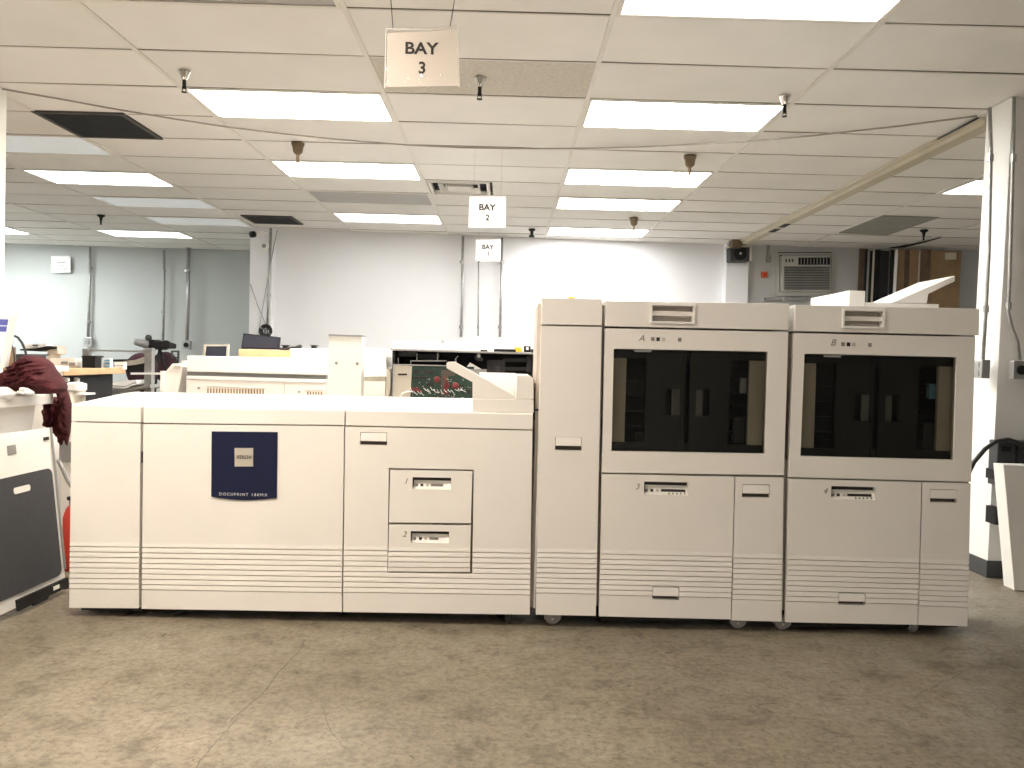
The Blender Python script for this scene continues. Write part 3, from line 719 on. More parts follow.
# U1 output stacker at the far left
t = thing('output_stacker', 'narrow off-white low module at the left end of the printer row, ribbed near the floor', 'printer module', (-1.77, 4.0, 0))
a, c = at(74, 412, Y0), at(137, 606, Y0)
MB().box(a.x, c.x, Y0+.026, DL-.005, c.z, a.z).build('cabinet', 'plastic_edge', t)
lidL('lid', (71.5, 404.3), (140.8, 406.3), t, 0, 0, (71.4, 421.2), (140.6, 422.6))
panel('front_cover', [(71.4, 422.3), (140.6, 423.7), (138.6, 608.3), (69.2, 607.8)], Y0, t, stripes=stripes_at(70, True))
b = MB(); sl = at(140.4, 423, Y0); b.box(-1.932, -1.926, Y0+.03, DL-.005, .045, .90); b.build('side_cover', 'plastic', t)
b = MB(); a = at(78, 608, Y0); c = at(140, 608, Y0); b.box(a.x, c.x, Y0+.03, DL-.03, .022, .046); b.build('base_rail', 'blackmetal', t)
b = MB(); b.slab([(141.2, 452), (142.6, 452), (142.6, 463), (141.0, 463)], Y0+.01, .02); b.build('latch', 'black', t)
for x, y in ((-1.85, 3.95), (-1.68, 3.95), (-1.85, 4.2), (-1.68, 4.2)): adjust(x, y, t)

caster(121, 620, t, m='blackmetal', axis='X')
# U2 + U3 print engine
t = thing('print_engine', 'long low off-white printer with a navy badge on its left door and two numbered drawers', 'printer', (-.75, 4.0, 0))
a, c = at(146, 412, Y0), at(527, 610, Y0)
b = MB(); b.box(a.x, c.x, Y0+.046, DL-.005, .075, a.z-.03); b.build('cabinet', 'plastic_edge', t)
lidL('lid', (143.6, 406.6), (344.6, 409.9), t, 0, 0, (143.4, 422.9), (344.2, 425.2))
lidL('lid', (345.8, 410.0), (533.0, 413.6), t, 0, 0, (345.6, 425.4), (532.6, 429.6))
dl = panel('front_door', [(143.4, 424.1), (344.0, 426.3), (341.6, 612.0), (141.6, 608.8)], Y0, t, stripes=stripes_at(142, True))
# badge
bt = [at(x, y, Y0) for x, y in [(212, 431.3), (277.8, 432), (277, 497.8)] + [(277-65*k/10, 497.8+2.6*math.sin(math.pi*k/10)-.9*k/10) for k in range(1, 10)] + [(211.5, 496.4)]]
b = MB(); b.ext(bt, (0, -.006, 0)); bd = b.build('name_badge', 'navy', dl, bevel=.001, label='navy badge with a small silver square')
b = MB(); b.mat('silver'); b.rect(234.8, 448, 253.2, 466.4, Y0-.006, -.003); b.build('logo_plate', None, bd)
text('lettering', 'XEROX', 244, 457, 3.6, Y0-.009, 'ink', bd, bold=.0, wpx=15.5)
text('lettering', 'DOCUPRINT', 233.8, 494.2, 2.9, Y0-.006, 'whiteink', bd, bold=0, wpx=29, space=1.35)
text('lettering', '180MX', 259.8, 494.8, 2.9, Y0-.006, 'whiteink', bd, bold=0, wpx=15.5, space=1.3)
# right door with drawer opening
dr = panel('front_door', [(345.3, 426.6), (532.4, 430.8), (529.8, 614.6), (343.0, 612.0)], Y0, t, stripes=stripes_at(343, True),
           holes=[(360, 432.3, 387, 445), (388.0, 468.6, 473.0, 573)])
grip(360, 432.3, 387, 445, dr)
d1 = panel('drawer', [(390.2, 470.0), (472.4, 471.4), (470.8, 523.2), (389.0, 522.4)], Y0-.003, t, holes=[(412.5, 477.5, 451, 489.3)], th=.03)
control(412.5, 477.5, 451, 489.3, (415, 420.2, 425.8), (430.5, 443), d1, Y0-.003)
text('number', '1', 406.7, 481, 5.6, Y0-.003, 'greyink', d1, shear=.3)
d2 = panel('drawer', [(389.0, 524.6), (470.8, 525.6), (469.8, 572.0), (388.0, 571.4)], Y0-.003, t, holes=[(410.6, 531.3, 449, 543)], stripes=[551.2, 556.4, 561.6, 566.8], th=.03)
control(410.6, 531.3, 449, 543, (413, 418.8, 424), (429, 438), d2, Y0-.003)
text('number', '2', 404.6, 534, 5.6, Y0-.003, 'greyink', d2, shear=.3)
b = MB(); a = at(150, 609, Y0); c = at(526, 614, Y0); b.box(a.x, c.x, Y0+.06, DL-.03, .045, .078); b.build('base_rail', 'blackmetal', t)
for x in (-1.5, -.72, .0):
    for y in (3.86, 4.25): adjust(x, y, t)
b = MB(); p = atZ(180, 620, .01); b.hexa([(p.x-.06, Y0+.02, .012), (p.x+.07, Y0+.02, .045), (p.x+.07, Y0+.02, .055), (p.x-.06, Y0+.02, .022)], [(p.x-.05, Y0+.16, .012), (p.x+.08, Y0+.16, .045), (p.x+.08, Y0+.16, .055), (p.x-.05, Y0+.16, .022)]); b.build('foot_pedal', 'blackmetal', t)
caster(509, 627, t, m='darkgrey', axis='X')
# top output tray with sloping chute
tr = MB().slab([(472.6, 399), (533.6, 399.6), (533.8, 413), (472.6, 412)], Y0+.015, .52).build('output_tray', 'plastic', t, bevel=.003)
b = MB(); b.slab([(446.4, 363.4), (448, 361.8), (454.5, 361.6), (475.5, 373.4), (515.8, 396.3), (516, 399.2), (472.5, 398.8), (472.5, 382.2), (446.6, 368.2)], Y0+.02, .028); b.build('chute_side', 'plastic', tr, bevel=.0015)
b = MB(); A = [at(x, y, Y0+.05) for x, y in [(450, 364), (514, 397), (510, 398.5), (449, 367.5)]]; b.ext(A, (0, .44, 0)); b.build('chute_floor', 'plastic', tr)
w0 = at(476, 373.8, Y0+.02); w1 = at(516, 399, Y0+.02)
b = MB(); b.box(w0.x, w1.x, Y0+.47, Y0+.50, w1.z, w0.z+.0); b.build('back_wall', 'plastic', tr, bevel=.002)
b = MB(); b.slab([(516.2, 375.6), (530, 375.8), (532.6, 378), (533.5, 384), (533.7, 399.2), (516.2, 399.2)], Y0+.018, .50); b.build('end_housing', 'plastic', tr, bevel=.003)
# linkage in the gap beside the tall module
b = MB(); b.rect(534.3, 388, 538, 404, Y0+.1, .3); b.build('link_duct', 'grey', t)
b = MB(); b.rect(533.5, 409, 539.5, 411, Y0+.03, .3); b.rect(534, 411, 538.5, 420, Y0+.06, .25); b.build('docking_bracket', 'darkgrey', t)

# U4 narrow tall module
def tall_lid(px, t, hole, depth=DT):
    o = panel('lid', px, Y0, t, holes=hole, th=.05, bevel=.0015)
    tl, tr_, br, bl = [at(x, y, Y0) for x, y in px]
    b = MB(); b.hexa([(bl.x, Y0+.05, bl.z), (br.x, Y0+.05, br.z), (tr_.x, Y0+.05, tr_.z), (tl.x, Y0+.05, tl.z)], [(bl.x, depth, bl.z), (br.x, depth, br.z), (tr_.x, depth, tr_.z), (tl.x, depth, tl.z)])
    b.build('top_cover', 'plastic', t)
    return o
def lid_grip(x0, y0, x1, y1, o):
    a, c = wr(x0, y0, x1, y1, Y0); h = a.z-c.z
    b = MB(); b.box(a.x-.003, c.x+.003, Y0+.044, Y0+.049, c.z-.003, a.z+.003); b.build('handle_pocket', 'plastic_edge', o)  # darker plastic paints in the shade of the recess
    b = MB(); w = .009
    b.box(a.x-w, c.x+w, Y0-.008, Y0+.02, a.z, a.z+w); b.box(a.x-w, c.x+w, Y0-.008, Y0+.02, c.z-w, c.z); b.box(a.x-w, a.x, Y0-.008, Y0+.02, c.z, a.z); b.box(c.x, c.x+w, Y0-.008, Y0+.02, c.z, a.z)
    b.build('handle_frame', 'plastic_white', o)
    b = MB(); b.box(a.x+.001, c.x-.001, Y0+.004, Y0+.03, c.z+h*.36, c.z+h*.66); b.build('handle', 'plastic', o, bevel=.002)
def body(t, xl, xr, yt, yb, name='cabinet'):
    a, c = at(xl, yt, Y0), at(xr, yb, Y0); b = MB(); b.box(a.x, c.x, Y0+.05, DT-.004, c.z, a.z); return b.build(name, 'plastic_edge', t)
t = thing('transport_module', 'narrow tall off-white module between the low printer and the towers', 'printer module', (.3, 4.0, 0))
body(t, 538.5, 597, 303, 612)
tall_lid([(541.8, 297.9), (602.2, 299.0), (601.9, 325.4), (541.4, 324.4)], t, [])
fc = panel('front_cover', [(541.3, 326.1), (601.7, 327.0), (595.8, 615.9), (535.8, 614.6)], Y0, t, stripes=stripes_at(537, False), holes=[(555.2, 436.6, 581.8, 449.8)])
grip(555.2, 436.6, 581.8, 449.8, fc)
a = at(541.4, 326, Y0); c = at(535.8, 614, Y0)
b = MB(); zt = at(541.3, 326, Y0).z; b.box(a.x-.001, a.x+.006, Y0+.026, DT, .08, zt); b.build('side_cover', 'plastic_white', t)
b = MB(); b.rect(537, 614.5, 597, 618, Y0+.04, .5); b.build('base_rail', 'blackmetal', t)
caster(553.5, 632, t); caster(590, 626, t) if False else None
for y in (4.1,): adjust(.2, y, t); adjust(.4, y, t)
b = MB(); b.box(.2, .38, Y0+.08, DT-.05, .05, .075); b.build('chassis', 'blackmetal', t)
# yellow tag on top
b = MB(); p = at(571, 297.6, Y0+.1); b.box(p.x-.016, p.x+.016, Y0+.1, Y0+.13, p.z-.006, p.z+.006)
q = at(571, 299, Y0+.1); b = MB(); zt = at(571, 298.4, Y0).z; b.box(q.x-.015, q.x+.015, Y0+.05, Y0+.09, zt, zt+.012)
tag(b.build('yellow_clip', 'yellow'), 'small yellow clip lying on top of the narrow tall module', 'clip')

# towers
def tower(t, X, letter, number, doorlab):
    """X: dict of pixel corners for this tower"""
    lid = tall_lid(X['lid'], t, [X['lidgrip']]); lid_grip(*X['lidgrip'], lid)
    q = X['frame']; w = X['win']
    fr = panel('upper_cover', q, Y0, t, holes=[(w[0][0]+.0, w[0][1]+.8, w[2][0]+2.0, w[2][1]-1.2)], th=.03)
    # interior behind the smoked doors
    Yi = Y0+.03
    TL, TR, BR, BL = w
    def wx(u, v): return (lerp(lerp(TL[0], TR[0], u), lerp(BL[0], BR[0], u), v), lerp(lerp(TL[1], TR[1], u), lerp(BL[1], BR[1], u), v))
    def patch(b, u0, v0, u1, v1, Y, d): b.slab([wx(u0, v0), wx(u1, v0), wx(u1, v1), wx(u0, v1)], Y, d)
    b = MB(); b.mat('plastic_edge'); patch(b, .01, .075, .092, .925, Yi+.02, .02); patch(b, .885, .075, .985, .925, Yi+.02, .02)
    b.build('inner_frame', None, t, label='cream inner frame seen through the smoked doors')
    b = MB(); patch(b, .01, .0, .99, .085, Yi+.012, .02); patch(b, .01, .92, .99, 1.0, Yi+.012, .02); patch(b, .46, .0, .475, 1, Yi+.0, .012); patch(b, .505, 0, .52, 1, Yi, .012); b.build('inner_rail', 'tray', t)
    b = MB(); patch(b, .0, .0, 1, 1, Yi+.16, .02); b.build('inner_back', 'black', t)
    b = MB(); patch(b, .09, .1, .22, .9, Yi+.14, .01)
    for k in range(5): v = .16+.15*k; patch(b, .10, v, .215, v+.012, Yi+.08, .05)
    for k in range(6): v = .14+.13*k; patch(b, .78, v, .88, v+.02, Yi+.07, .05)
    patch(b, .17, .83, .215, .90, Yi+.05, .05); b.build('feed_mechanism', 'blackmetal', t)
    b = MB(); b.mat('darkgrey'); patch(b, .80, .65, .865, .90, Yi+.06, .04); b.mat('blue' if letter == 'B' else 'grey'); patch(b, .83, .26, .87, .41, Yi+.06, .03); b.build('feed_unit', None, t)
    for s, (u0, u1, h0, h1, h2) in enumerate([(.225, .462, .345, .392, .445), (.52, .76, .545, .590, .640)]):
        # tray door plate with a cut-out pull
        qq = [wx(u0, .085), wx(u1, .085), wx(u1, .92), wx(u0, .92)]
        hx = [wx(h0, .38), wx(h2, .645)]
        pl = panel('tray_plate', qq, Yi+.006, t, 'tray', holes=[(hx[0][0], hx[0][1], hx[1][0], hx[1][1])], th=.02)
        b = MB(); m0, m1 = ((h1, h2) if s == 0 else (h0, h1)); patch(b, m0, .385, m1, .64, Yi+.008, .01); b.build('pull_flap', 'flap', pl)
    for s, (u0, u1) in enumerate([(.0, .497), (.503, 1.0)]):
        b = MB(); A = [wx(u0, 0), wx(u1, 0), wx(u1, 1), wx(u0, 1)]; b.slab(A, Y0+.008, .004); gd = b.build('glass_door', 'glass', t)
    b = MB(); patch(b, .14, .0, .25, .022, Y0+.004, .006); b.build('glass_clip', 'grey', t)
    # lower covers
    ml = panel('lower_door', X['door'], Y0, t, stripes=X['door_str'], holes=[X['ctl']])
    control(*X['ctl'], X['icons'], X['bar'], ml, slots=True)
    text('number', number, *X['numpos'], 5.8, Y0, 'greyink', ml, shear=.3 if number == '4' else .25)
    dd = panel('lower_drawer', X['drawer'], Y0, t, stripes=X['dr_str'], holes=[X['dgrip']]); grip(*X['dgrip'], dd)
    sd = panel('side_door', X['side'], Y0, t, stripes=stripes_at(X['side'][3][0], False), holes=[X['sgrip']]); grip(*X['sgrip'], sd)
    text('letter', letter, *X['let'], 6.2, Y0, 'greyink', fr, shear=.3)
    b = MB()
    for i, (x, y) in enumerate(X['ic']): b.mat(['greyink', 'ink', 'silver', 'greyink'][i]); b.rect(x-1.7, y-1.9, x+1.7, y+1.9, Y0-.0005, -.0015)
    b.build('indicator_icons', None, fr)
S = stripes_at(600, False); S2 = stripes_at(787, False)
t = thing('feeder_tower', 'left tall off-white feeder tower marked A above smoked glass doors and 3 below', 'printer module', (.95, 4.0, 0), 'tall feeder towers of the printer row')
b = MB(); a, c = at(602, 305, Y0), at(783, 616, Y0)
zw = at(610, 455, Y0).z
b.box(a.x, c.x, Y0+.05, DT-.004, c.z+.01, zw); b.box(a.x, c.x, Y0+.30, DT-.004, zw, at(700, 330, Y0).z); b.build('cabinet', 'plastic_edge', t)
b = MB(); wL = at(604.5, 400, Y0).x; wR = at(784, 400, Y0).x; zz = at(700, 330, Y0).z; b.box(wL, wL+.012, Y0+.03, Y0+.3, zw, zz); b.box(wR-.012, wR, Y0+.03, Y0+.3, zw, zz); b.build('side_cover', 'plastic_edge', t)
tower(t, dict(
    lid=[(605.6, 300.8), (789.2, 303.6), (788.6, 330.0), (605.2, 326.2)], lidgrip=(652, 305.8, 693, 321.6),
    frame=[(605.1, 328.2), (788.4, 332.0), (783.8, 475.2), (602.0, 472.4)], win=[(612.6, 349.2), (768.0, 352.4), (764.2, 453.6), (609.8, 449.6)],
    door=[(602.0, 474.2), (734.4, 476.8), (731.8, 578.6), (600.0, 575.6)], door_str=S[:5], ctl=(644, 482, 688, 495),
    icons=(645.5, 651, 656.6), bar=(661.5, 686), numpos=(637.8, 486.5),
    drawer=[(599.8, 577.4), (731.6, 580.4), (730.8, 619.4), (599.0, 616.3)], dr_str=S[5:], dgrip=(652.4, 586.8, 679, 599.8),
    side=[(735.6, 476.8), (783.6, 477.6), (781.6, 621.6), (731.8, 620.4)], sgrip=(742.2, 484.4, 769.5, 497.3),
    let=(641.5, 338), ic=[(652.7, 339), (658.1, 339.2), (663.6, 339.5), (679.6, 339.7)]), 'A', '3', '')
b = MB(); b.rect(601, 616.5, 780, 621, Y0+.04, .5); b.build('base_rail', 'blackmetal', t)
b = MB(); b.box(.5, 1.12, Y0+.08, DT-.05, .04, .075); b.build('chassis', 'blackmetal', t)
caster(744, 637, t); adjust(.5, 4.1, t); adjust(1.1, 4.15, t)
t = thing('feeder_tower', 'right tall off-white feeder tower marked B above smoked glass doors and 4 below', 'printer module', (1.7, 4.0, 0), 'tall feeder towers of the printer row')
b = MB(); a, c = at(789.5, 309, Y0), at(969, 620, Y0); zw = at(800, 461, Y0).z
b.box(a.x, c.x, Y0+.05, DT-.004, c.z+.01, zw); b.box(a.x, c.x, Y0+.30, DT-.004, zw, at(880, 336, Y0).z); b.build('cabinet', 'plastic_edge', t)
b = MB(); wL = at(793, 400, Y0).x; wR = at(972.5, 400, Y0).x; zz = at(880, 336, Y0).z; b.box(wL, wL+.012, Y0+.03, Y0+.3, zw, zz); b.box(wR-.012, wR, Y0+.03, Y0+.3, zw, zz); b.build('side_cover', 'plastic_edge', t)
tower(t, dict(
    lid=[(795.4, 304.8), (979.6, 308.6), (979.0, 335.4), (794.8, 331.0)], lidgrip=(844, 311.2, 882.6, 326.4),
    frame=[(794.6, 333.0), (975.4, 337.2), (971.0, 481.8), (788.8, 477.0)], win=[(802.4, 354.4), (957.2, 358.2), (953.2, 459.2), (799.2, 456.0)],
    door=[(788.8, 478.8), (921.4, 482.2), (918.6, 584.6), (786.8, 581.0)], door_str=S2[:5], ctl=(831.2, 486.6, 875.4, 499.6),
    icons=(832.8, 838.2, 844), bar=(848.6, 873), numpos=(825.6, 490.8),
    drawer=[(786.6, 582.8), (918.4, 586.4), (917.2, 624.8), (785.8, 622.2)], dr_str=S2[5:], dgrip=(838.4, 592.8, 865.4, 605),
    side=[(922.8, 482.2), (970.8, 483.4), (967.4, 626.4), (918.4, 624.8)], sgrip=(930.2, 489.4, 957.2, 502.4),
    let=(833.5, 342.4), ic=[(842.9, 344.2), (848.4, 344.4), (853.8, 344.5), (869.8, 344.9)]), 'B', '4', '')
b = MB(); b.rect(788, 622.5, 958, 627.2, Y0+.04, .5); b.build('base_rail', 'blackmetal', t)
b = MB(); b.box(1.3, 1.95, Y0+.08, DT-.05, .04, .075); b.build('chassis', 'blackmetal', t)
caster(790, 638, t); caster(927, 643, t, axis='X'); adjust(1.4, 4.1, t); adjust(1.95, 4.15, t)
# white sheet handler on top of tower B
zt = at(880, 307.5, Y0).z
t = thing('document_handler', 'white document handler with a raised sloping tray on top of the right tower', 'document handler', (1.8, 4.0, zt))
xa, xb = at(849, 300, 3.85).x, at(865.2, 300, 3.85).x; zb = at(849, 290.5, 3.85).z
b = MB(); b.box(xa, xb, 3.85, 4.34, zt, zb); b.build('hopper_block', 'plastic_white', t, bevel=.003)
x2, x3 = at(865, 300, 3.86).x, at(939, 300, 3.86).x; z3 = at(900, 303.2, 3.86).z
b = MB(); b.box(x2+.001, x3, 3.86, 4.33, zt, z3); b.build('base_plate', 'plastic_white', t)
Yn, Yf = 3.86, 4.20
n_ = [at(892, 302.6, Yn), at(954.8, 275.6, Yn), at(955, 281.2, Yn), at(928.4, 294, Yn), at(927, 303.4, Yn)]
o5 = [Vector((p.x, Yf, p.z)) for p in n_]
b = MB(); b.hexa(n_, o5); b.build('sloping_tray', 'plastic_white', t, bevel=.002)
# ------------------------------------------------------------------ right: leaning cover, dark cabinet, cable
b = MB()
tl, bl = at(1008, 466, 4.52), at(1014.5, 591, 4.52)
xo = .42
b.hexa([(bl.x, 4.52, .002), (bl.x+xo, 4.52, .002), (tl.x+xo, 4.56, tl.z), (tl.x, 4.56, tl.z)], [(bl.x-.0, 4.62, .002), (bl.x+xo, 4.62, .002), (tl.x+xo, 4.66, tl.z), (tl.x, 4.66, tl.z)])
t = thing('leaning_cover', 'pale machine cover panel standing on the floor at the right edge', 'cover panel', (bl.x+.2, 4.6, 0))
b.build('panel', 'plastic_white', t, bevel=.003)
b = MB(); b.box(bl.x+.05, bl.x+.3, 4.545, 4.56, .12, .3); b.build('stiffener', 'plastic_edge', t)
t = thing('dark_cabinet', 'dark green-grey box on the column behind the leaning pale cover', 'cabinet', (3.1, 4.75, 0))
p0, p1 = at(994, 440, 4.74), at(1024, 468, 4.74)
b = MB(); b.box(p0.x, p0.x+.5, 4.70, 4.79, p1.z-.1, p0.z); b.build('housing', 'darkgrey', t, bevel=.006)
b = MB(); b.box(p0.x+.02, p0.x+.07, 4.69, 4.70, p0.z-.06, p0.z-.03); b.box(p0.x+.1, p0.x+.11, 4.69, 4.70, p0.z-.16, p0.z); b.build('trim', 'blackmetal', t)
b = MB(); 
for y0, y1 in ((470, 480), (508, 525)): a, c = at(996, y0, 4.70), at(1000, y1, 4.70); b.box(a.x, c.x+.01, 4.70, 4.80, c.z, a.z)
b.build('latch', 'black', t)
for k, l in ((0, 'housing standing leg'),):
    b = MB(); b.box(p0.x+.3, p0.x+.34, 4.72, 4.76, 0, p1.z-.09); b.box(p0.x+.44, p0.x+.48, 4.72, 4.76, 0, p1.z-.09); b.build('leg', 'darkgrey', t)
b = MB(); b.tube([at(966, 478, 4.55), at(974, 462, 4.56), at(985, 449, 4.6), at(996, 441.5, 4.64), at(1008, 439.5, 4.66), at(1017, 442, 4.66), at(1026, 452, 4.66), at(1033, 475, 4.66)], .012, 8)
tag(b.build('power_cable', 'cable', smooth=True), 'thick black cable arching behind the right tower over the dark box', 'cable')

# ------------------------------------------------------------------ left foreground
XL = -2.36
t = thing('white_machine', 'white machine with a thick worktop cut by the left picture edge', 'machine', (-2.9, 3.9, 0))
z1 = at(60, 393.5, 4.38).z; z0 = at(62, 403, 4.40).z
b = MB()
b.hexa([(XL, 2.9, z0), (XL, 2.9, z1), (XL-.02, 2.9, z1+.006), (-3.4, 2.9, z1+.006), (-3.4, 2.9, z0)], [(XL, 4.34, z0), (XL, 4.34, z1), (XL-.02, 4.34, z1+.006), (-3.4, 4.34, z1+.006), (-3.4, 4.34, z0)])
b.hexa([(XL, 4.34, z0), (XL, 4.34, z1), (-3.4, 4.34, z1+.006), (-3.4, 4.34, z0)], [(XL-.05, 4.42, z0+.01), (XL-.05, 4.42, z1), (-3.4, 4.42, z1), (-3.4, 4.42, z0+.01)])
b.build('worktop', 'plastic_white', t, bevel=.004)
b = MB(); b.hexa([(XL-.10, 2.95, .07), (-3.3, 2.95, .07), (-3.3, 2.95, z0-.001), (XL-.06, 2.95, z0-.001)], [(XL-.13, 4.20, .07), (-3.3, 4.20, .07), (-3.3, 4.30, z0-.001), (XL-.07, 4.30, z0-.001)]); b.build('body', 'plastic', t)
b = MB(); b.box(-3.25, XL-.2, 3.0, 4.1, .0, .07); b.build('plinth', 'blackmetal', t)
# leaning side panel
BR, TR = Vector((-2.155, 4.09, .035)), at(50, 427.5, 4.08)
BL, TL = Vector((-2.19, 3.15, .035)), Vector((TR.x-.02, 3.15, TR.z))
nn = (TR-BR).cross(BL-BR).normalized(); nn = nn if nn.x > 0 else -nn
t = thing('leaning_side_panel', 'white machine side panel with a dark felt insert leaning at left', 'cover panel', (-2.25, 3.6, 0))
panel('frame_sheet', [TL, TR, BR, BL], None, t, 'plastic_white', th=.022, n=nn)
q = [TL, TR, BR, BL]
def pv(u, v, o): return bil(q, u, v)+nn*o
def rr(u0, v0, u1, v1, r, asp):
    pts = []
    for (cx, cy, a0) in ((u1-r*asp, v0+r, 0), (u1-r*asp, v1-r, 1), (u0+r*asp, v1-r, 2), (u0+r*asp, v0+r, 3)):
        for k in range(6):
            a = math.pi/2*(a0-1+k/5) ; pts.append((cx+math.cos(a)*r*asp, cy+math.sin(a)*r))
    return pts
def inset(pts, o, d, name, m, par):
    A = [pv(u, v, o) for u, v in pts]; return MB().ext(A, nn*d).build(name, m, par)
ins = inset(rr(.08, .25, .968, .925, .045, .85), .0005, .006, 'felt_insert', 'charcoal', t)
inset(rr(.635, .318, .765, .355, .015, .8), .0066, .003, 'slot_handle', 'plastic_white', ins)
inset([(.625, .07), (.69, .07), (.69, .125), (.625, .125)], .0005, .003, 'emblem', 'grey', t)
inset([(.93, .055), (.97, .055), (.97, .075), (.93, .075)], .0005, .006, 'latch', 'blackmetal', t)
b = MB(); b.ext([pv(.58, .955, .002), pv(1.0, .955, .002), pv(1.0, 1.025, .002), pv(.97, 1.025, .002), pv(.96, 1.015, .002), pv(.82, 1.015, .002), pv(.81, 1.03, .002), pv(.70, 1.03, .002), pv(.69, 1.015, .002), pv(.58, 1.02, .002)], nn*.014); hs = b.build('hinge_strip', 'blackmetal', t)
inset([(.86, .972), (.91, .972), (.91, .995), (.86, .995)], .017, .003, 'hinge_tab', 'plastic_white', hs)
b = MB(); b.tube([pv(1.0, .0, .004), pv(1.0, .9, .004)], .006, 6); b.build('edge_gasket', 'grey', t)

# flat monitor at the left edge
pz = z1+.006
t = thing('monitor', 'beige flat monitor cut by the left picture edge, tilted back', 'monitor', (-2.75, 4.1, pz))
mt, mb_ = at(14.5, 315, 4.05), at(5, 368, 4.05)
TRm, BRm = mt, mb_; TLm, BLm = mt+Vector((-.36, -.10, 0)), mb_+Vector((-.36, -.10, 0))
qm = [TLm, TRm, BRm, BLm]; nm = (TRm-TLm).cross(BLm-TLm).normalized(); nm = -nm if nm.y > 0 else nm
panel('bezel', qm, None, t, 'plastic', th=.05, n=nm, uvholes=[(.05, .07, .94, .93)])
def mq(u0, v0, u1, v1, o, d, name, m): 
    return MB().ext([bil(qm, u0, v0)+nm*o, bil(qm, u1, v0)+nm*o, bil(qm, u1, v1)+nm*o, bil(qm, u0, v1)+nm*o], nm*d).build(name, m, t)
SCRN = emit('monitor_page', (.95, .96, 1), .5, .03); SCRB = emit('monitor_header', (.13, .13, .50), .42, .03)
mq(.05, .07, .94, .93, -.010, .003, 'screen', SCRN)
mq(.05, .09, .94, .20, -.0065, .001, 'page_header', SCRB); mq(.05, .22, .94, .32, -.0065, .001, 'page_header', SCRB)
b = MB(); cm = (BRm+BLm)/2; b.box(cm.x-.05, cm.x+.05, cm.y+.0, cm.y+.05, pz+.012, cm.z+.03); b.lathe((cm.x, cm.y+.04, pz), [(.11, 0), (.11, .01), (.05, .016)], 24); b.build('stand', 'plastic', t)

# maroon jacket: a draped, folded cloth
def pinside(x, y, poly):
    c = False; n = len(poly)
    for i in range(n):
        (x0, y0), (x1, y1) = poly[i], poly[(i+1) % n]
        if (y0 > y) != (y1 > y) and x < (x1-x0)*(y-y0)/(y1-y0)+x0: c = not c
    return c
def edged(x, y, poly):
    d = 1e9; n = len(poly); p = Vector((x, y))
    for i in range(n):
        a_, b_ = Vector(poly[i]), Vector(poly[(i+1) % n]); e_ = b_-a_; t_ = max(0, min(1, (p-a_).dot(e_)/e_.length_squared)); d = min(d, (p-a_-e_*t_).length)
    return d
def puff(b, poly, Y, T, D, amp, dirn, seed, step=.8):
    """cloth bundle: rounded body filling an outline, with pressed folds"""
    xs = [p[0] for p in poly]; ys = [p[1] for p in poly]
    nx, ny = int((max(xs)-min(xs))/step)+2, int((max(ys)-min(ys))/step)+2
    X = [min(xs)-step/2+i*step for i in range(nx+1)]; Yy = [min(ys)-step/2+j*step for j in range(ny+1)]
    keep = [[pinside(X[i]+step/2, Yy[j]+step/2, poly) for i in range(nx)] for j in range(ny)]
    F_, B_ = {}, {}
    def vert(i, j):
        if (i, j) in F_: return
        x, y = X[i], Yy[j]; ins = pinside(x, y, poly); d = edged(x, y, poly) if ins else 0
        t_ = T*math.sqrt(max(0, 1-(1-min(d/D, 1))**2))
        ca, sa = math.cos(dirn), math.sin(dirn); u, v = (x*ca+y*sa), (-x*sa+y*ca)
        wv = noise.noise(Vector((x*.06, y*.06, seed)))
        f = 1-abs(noise.noise(Vector((u*.045+wv, v*.20+wv*2, seed))))*4
        f2 = 1-abs(noise.noise(Vector((u*.14+wv, v*.42+wv*3, seed*2))))*4
        off = (amp*1.5*f+amp*.8*f2)*min(1, d/3)
        F_[(i, j)] = b.add([at(x, y, Y)+Vector((0, -t_-off, 0))]); B_[(i, j)] = b.add([at(x, y, Y)+Vector((0, t_*.9+.002, 0))])
    for j in range(ny):
        for i in range(nx):
            if not keep[j][i]: continue
            for q_ in ((i, j), (i+1, j), (i+1, j+1), (i, j+1)): vert(*q_)
            A = [(i, j), (i+1, j), (i+1, j+1), (i, j+1)]
            b.face([F_[k] for k in A]); b.face([B_[k] for k in reversed(A)])
            for (p_, q_, n_) in (((i, j), (i+1, j), (i, j-1)), ((i+1, j), (i+1, j+1), (i+1, j)), ((i+1, j+1), (i, j+1), (i, j+1)), ((i, j+1), (i, j), (i-1, j))):
                ii, jj = n_
                if not (0 <= ii < nx and 0 <= jj < ny and keep[jj][ii]): b.face((F_[q_], F_[p_], B_[p_], B_[q_]))
b = MB()
puff(b, [(-25, 392), (-10, 383), (0, 376), (8, 371), (14, 368), (20, 360), (26, 355.5), (34, 355), (42, 357.5), (48, 362), (52, 369), (57, 375), (62, 383), (63.5, 389), (60, 393.5), (44, 394), (34, 393.8), (28, 389), (21, 387), (18, 391), (13, 391), (8, 387), (0, 387), (-15, 391), (-25, 394)], 4.12, .13, 14, .016, -.45, 3.3)
puff(b, [(40, 366), (50, 366), (58, 374), (64, 384), (68, 395), (70.5, 404), (71.5, 412), (70, 424), (69, 436), (65.5, 430), (63.5, 418), (62.8, 405), (58, 393), (50, 386), (42, 380)], 4.38, .05, 7, .012, 1.2, 7.1, .7)
puff(b, [(47, 398), (60, 396), (68, 400), (71, 412), (70, 430), (67, 446), (64, 438), (61, 446), (58, 437), (52, 430), (44, 426), (43, 412)], 4.53, .04, 7, .012, 1.45, 9.4, .8)
tag(b.build('jacket', 'maroon', smooth=True), 'crumpled maroon jacket draped over the white worktop and hanging off its edge', 'jacket')
